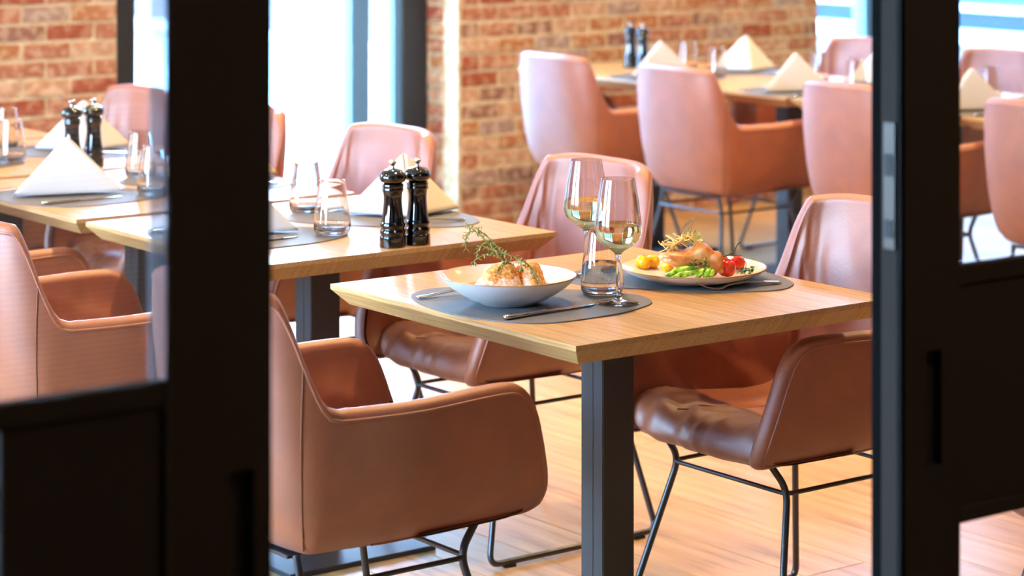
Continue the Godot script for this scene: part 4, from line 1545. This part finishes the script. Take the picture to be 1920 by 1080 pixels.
func fish_plate():
	var pc := Vector3(0.207, TABLE_Y + 0.0026, 0.023)
	var plate := thing("plate", "large white coupe plate with thin brown rim holding fish and vegetables", "plate", Vector3(0.214, TABLE_Y + 0.0026, 0.016))
	var g := Geo.new()
	g.lathe([Vector2(0.0, 0.002), Vector2(0.078, 0.0018), Vector2(0.082, 0.0), Vector2(0.086, 0.0008), Vector2(0.090, 0.003), Vector2(0.118, 0.0095), Vector2(0.139, 0.0180), Vector2(0.1495, 0.0260)], 80)
	part("outside", g.mesh(), M.ceramic_out, plate)
	g = Geo.new()
	g.lathe([Vector2(0.1495, 0.0258), Vector2(0.1502, 0.0275), Vector2(0.1488, 0.0285), Vector2(0.1468, 0.0275)], 80)
	part("rim", g.mesh(), M.rim_brown, plate)
	g = Geo.new()
	g.lathe([Vector2(0.1470, 0.0279), Vector2(0.138, 0.0210), Vector2(0.122, 0.0145), Vector2(0.10, 0.0092), Vector2(0.075, 0.0070), Vector2(0.0, 0.0062)], 80)
	part("inside", g.mesh(), M.ceramic, plate)
	var bs := Basis(Vector3.UP, FACING)
	# fish fillet resting on the vegetables
	var fish := noisy_mat([[0.15, Color(0.70, 0.36, 0.14)], [0.42, Color(0.84, 0.50, 0.23)], [0.62, Color(0.88, 0.57, 0.30)], [0.9, Color(0.92, 0.70, 0.50)]], 0.025, 7.0, 0.38, 0.35, 14)
	var bend := func(p: Vector3) -> Vector3:
		var u := p.x / 0.067
		var h := 0.72 + 0.28 * smoothstep(-1.0, 0.35, u)
		var drop := -0.020 * smoothstep(0.35, 1.0, u) + 0.004 * sin(u * 5.0)
		return Vector3(p.x, p.y * h + drop + 0.006 * smoothstep(-1.0, 0.3, u), p.z * (0.85 + 0.15 * smoothstep(-1.0, 0.2, u)))
	var f := thing("salmon_fillet", "seared salmon fillet lying across the vegetables on the plate", "fish", pc + bs * Vector3(-0.001, 0.045, 0.006), FACING + 0.08)
	part("fillet", blob(Vector3(0.067, 0.021, 0.034), 2.7, 0.10, 1.1, 41, bend, 36), fish, f)
	part("flaked_edge", blob(Vector3(0.027, 0.022, 0.024), 3.0, 0.12, 1.6, 42), fish, f, Vector3(0.033, -0.005, 0.010))
	# yellow cherry tomatoes
	var ym := noisy_mat([[0.3, Color(0.93, 0.62, 0.03)], [0.7, Color(0.98, 0.76, 0.10)]], 0.03, 20.0, 0.18, 0.0, 15)
	ym.subsurf_scatter_enabled = true
	ym.subsurf_scatter_strength = 0.15
	var rm := noisy_mat([[0.3, Color(0.80, 0.12, 0.05)], [0.7, Color(0.90, 0.24, 0.12)]], 0.03, 20.0, 0.15, 0.0, 16)
	var green := noisy_mat([[0.2, Color(0.32, 0.50, 0.08)], [0.5, Color(0.52, 0.70, 0.16)], [0.8, Color(0.68, 0.80, 0.32)]], 0.03, 14.0, 0.22, 0.1, 17)
	var dark := plain(Color(0.12, 0.26, 0.06), 0.45)
	var yl := ["yellow cherry tomato leftmost on the plate", "yellow cherry tomato second from left on the plate", "yellow cherry tomato half under the salmon's left end"]
	var yp := [[Vector3(0.172, 0.7775, -0.093), 0.0152], [Vector3(0.197, 0.7775, -0.092), 0.0142], [Vector3(0.188, 0.7755, -0.035), 0.0135]]
	for k in 3:
		var y := thing("yellow_tomato", yl[k], "tomato", yp[k][0], k * 1.0, "yellow cherry tomatoes on the plate")
		part("fruit", blob(Vector3.ONE * yp[k][1], 2.15, 0.05, 1.0, 50 + k, null, 18), ym, y)
		g = Geo.new()
		g.lathe([Vector2(0.0, yp[k][1] * 0.92), Vector2(0.0022, yp[k][1] * 0.97), Vector2(0.0012, yp[k][1] * 1.02), Vector2(0.0, yp[k][1] * 1.03)], 10)
		part("stem_scar", g.mesh(), plain(Color(0.62, 0.40, 0.08), 0.6), y)
	# red cherry tomatoes on the vine
	var rl := ["red cherry tomato in front, largest at the right of the plate", "red cherry tomato behind the largest one, close to the salmon", "red cherry tomato at the far right by the curled vine", "dark red cherry tomato in the shade under the salmon's right end"]
	var rp := [[Vector3(0.259, 0.7785, 0.068), 0.0178], [Vector3(0.285, 0.782, 0.022), 0.0158], [Vector3(0.316, 0.780, 0.038), 0.0148], [Vector3(0.226, 0.777, 0.056), 0.0145]]
	for k in 4:
		var r := thing("red_tomato", rl[k], "tomato", rp[k][0], k * 0.7, "red cherry tomatoes on the plate")
		part("fruit", blob(Vector3.ONE * rp[k][1], 2.25, 0.06, 1.0, 60 + k, null, 18), rm, r)
		var cal := Geo.new()
		for s in 5:
			var al := TAU * s / 5.0 + k
			var up: float = rp[k][1]
			cal.tube([Vector3(0, up * 0.99, 0), Vector3(cos(al) * 0.006, up * 1.02, sin(al) * 0.006), Vector3(cos(al) * 0.011, up * 0.90, sin(al) * 0.011)], [0.0008, 0.0014, 0.0003], 5, false, 0.4)
		part("calyx", cal.mesh(), dark, r)
	var vine := thing("tomato_vine", "thin curled green vine stalk over the red tomatoes", "vine", pc, FACING)
	var vm := plain(Color(0.20, 0.28, 0.08), 0.6)
	g_tube_part(vine, "stalk", smooth_path([Vector3(0.056, 0.050, 0.02), Vector3(0.072, 0.052, 0.0), Vector3(0.084, 0.058, -0.01), Vector3(0.092, 0.072, -0.012), Vector3(0.098, 0.076, -0.012)], 0.004), 0.0012, vm)
	g_tube_part(vine, "tendril", smooth_path([Vector3(0.084, 0.046, 0.0), Vector3(0.098, 0.047, 0.012), Vector3(0.106, 0.038, 0.02), Vector3(0.104, 0.026, 0.026), Vector3(0.110, 0.024, 0.026)], 0.004), 0.0008, vm)
	# green pods fanned out in front
	var pods := [
		[Vector3(-0.062, 0.016, 0.052), Vector3(0.004, 0.032, 0.044), 0.0105], [Vector3(-0.052, 0.013, 0.064), Vector3(0.006, 0.025, 0.058), 0.0085], [Vector3(-0.036, 0.012, 0.072), Vector3(0.010, 0.030, 0.050), 0.0060],
		[Vector3(0.000, 0.014, 0.076), Vector3(0.026, 0.034, 0.048), 0.0075], [Vector3(0.016, 0.013, 0.077), Vector3(0.032, 0.033, 0.050), 0.0068], [Vector3(0.029, 0.013, 0.076), Vector3(0.036, 0.031, 0.052), 0.0062]]
	var pl := ["leftmost and longest", "second from left", "third from left", "third from right", "second from right", "rightmost and shortest"]
	for k in 6:
		var q: Array = pods[k]
		var a: Vector3 = q[0]
		var b: Vector3 = q[1]
		var o := thing("green_pod", "glossy green pod under the salmon, %s of the fan" % pl[k], "vegetable", pc + bs * a, FACING, "green pods on the plate")
		var path := []
		var rad := []
		for i in 13:
			var t := i / 12.0
			path.append((b - a) * t + Vector3(0, 0.004 * sin(PI * t), 0))
			rad.append(q[2] * pow(sin(PI * clampf(t * 0.94 + 0.03, 0.0, 1.0)), 0.55) * (1.0 + 0.025 * sin(t * 26.0)))
		g_tube_part(o, "pod", path, rad, green, 12, 0.8)
		g_tube_part(o, "seam", path.slice(1, 12).map(func(p): return p + Vector3(0, q[2] * 0.72, 0)), 0.0008, dark, 5)
	# wilted leaves
	var leaf := Geo.new()
	for k in 46:
		var c := Vector3(0.008, 0.040, 0.052) if k < 16 else Vector3(0.100, 0.024, 0.040) if k < 40 else Vector3(0.014, 0.014, 0.074)
		var p := c + Vector3(rng.randf_range(-0.016, 0.016), rng.randf_range(-0.010, 0.008), rng.randf_range(-0.012, 0.012))
		var d := Vector3(rng.randf_range(-1, 1), rng.randf_range(-0.2, 0.9), rng.randf_range(-1, 1)).normalized() * rng.randf_range(0.008, 0.017)
		leaf.tube([p, p + d * 0.5 + Vector3(0, 0.002, 0), p + d], [0.0006, 0.0042, 0.0004], 6, false, 0.25)
	var lo := thing("herb_leaves", "dark green herb leaves tucked around the salmon and tomatoes", "herbs", pc, FACING)
	var lm := part("leaf_tuft", leaf.mesh(), noisy_mat([[0.3, Color(0.08, 0.22, 0.05)], [0.7, Color(0.26, 0.46, 0.12)]], 0.04, 20.0, 0.4, 0.0, 18), lo)
	lm.set_meta("kind", "stuff")
	# crisp strands and sprouts heaped on the fish
	var st := thing("crisp_strands", "heap of pale crisp vegetable strands and sprouts on the salmon", "garnish", pc + bs * Vector3(-0.020, 0.058, 0.0), FACING)
	var cream := plain(Color(0.90, 0.76, 0.46), 0.5)
	var gold := plain(Color(0.86, 0.64, 0.28), 0.5)
	var brown := plain(Color(0.42, 0.34, 0.20), 0.6)
	for k in 44:
		var x := rng.randf_range(-0.034, 0.030)
		var y0 := rng.randf_range(0.0, 0.012)
		var hgt := 0.026 * exp(-pow((x - 0.004) / 0.026, 2.0)) * rng.randf_range(0.6, 1.1)
		var al := rng.randf_range(-0.9, 0.9) + (PI if rng.randf() < 0.5 else 0.0)
		var ln := rng.randf_range(0.012, 0.026)
		var mid := Vector3(x, y0 + hgt, rng.randf_range(-0.016, 0.020))
		var d := Vector3(cos(al) * ln * 0.8, rng.randf_range(-0.016, 0.010), sin(al) * ln * 0.8)
		var wob := Vector3(rng.randf_range(-1, 1), rng.randf_range(-0.5, 1), rng.randf_range(-1, 1)) * 0.004
		var path := smooth_path([mid - d, mid - d * 0.4 + wob, mid + wob * 0.3, mid + d * 0.5 - wob, mid + d], 0.004)
		g_tube_part(st, "strand", path, rng.randf_range(0.0012, 0.0020), cream if k % 3 else gold, 6, 0.7)
	for k in 5:
		var b := Vector3(-0.018 + k * 0.004, 0.012, -0.006)
		g_tube_part(st, "dry_sprig", smooth_path([b, b + Vector3(0.006 + 0.002 * k, 0.02, 0), b + Vector3(0.018 + 0.001 * k, 0.036 + 0.004 * k, -0.002), b + Vector3(0.024, 0.046 + 0.003 * k, -0.002)], 0.005), 0.0007, brown, 5)
	var sprout := Geo.new()
	for k in 34:
		var p := Vector3(0.016, 0.026, 0.004) + Vector3(rng.randf_range(-0.014, 0.016), rng.randf_range(-0.012, 0.016), rng.randf_range(-0.012, 0.012))
		var d := Vector3(rng.randf_range(-1, 1), rng.randf_range(-0.4, 1), rng.randf_range(-1, 1)).normalized() * rng.randf_range(0.006, 0.012)
		sprout.tube([p, p + d * 0.5, p + d * 0.8, p + d], [0.0006, 0.0009, 0.0026, 0.0006], 6, false, 0.3)
	var so := part("sprouts", sprout.mesh(), green, st)
	so.set_meta("kind", "stuff")
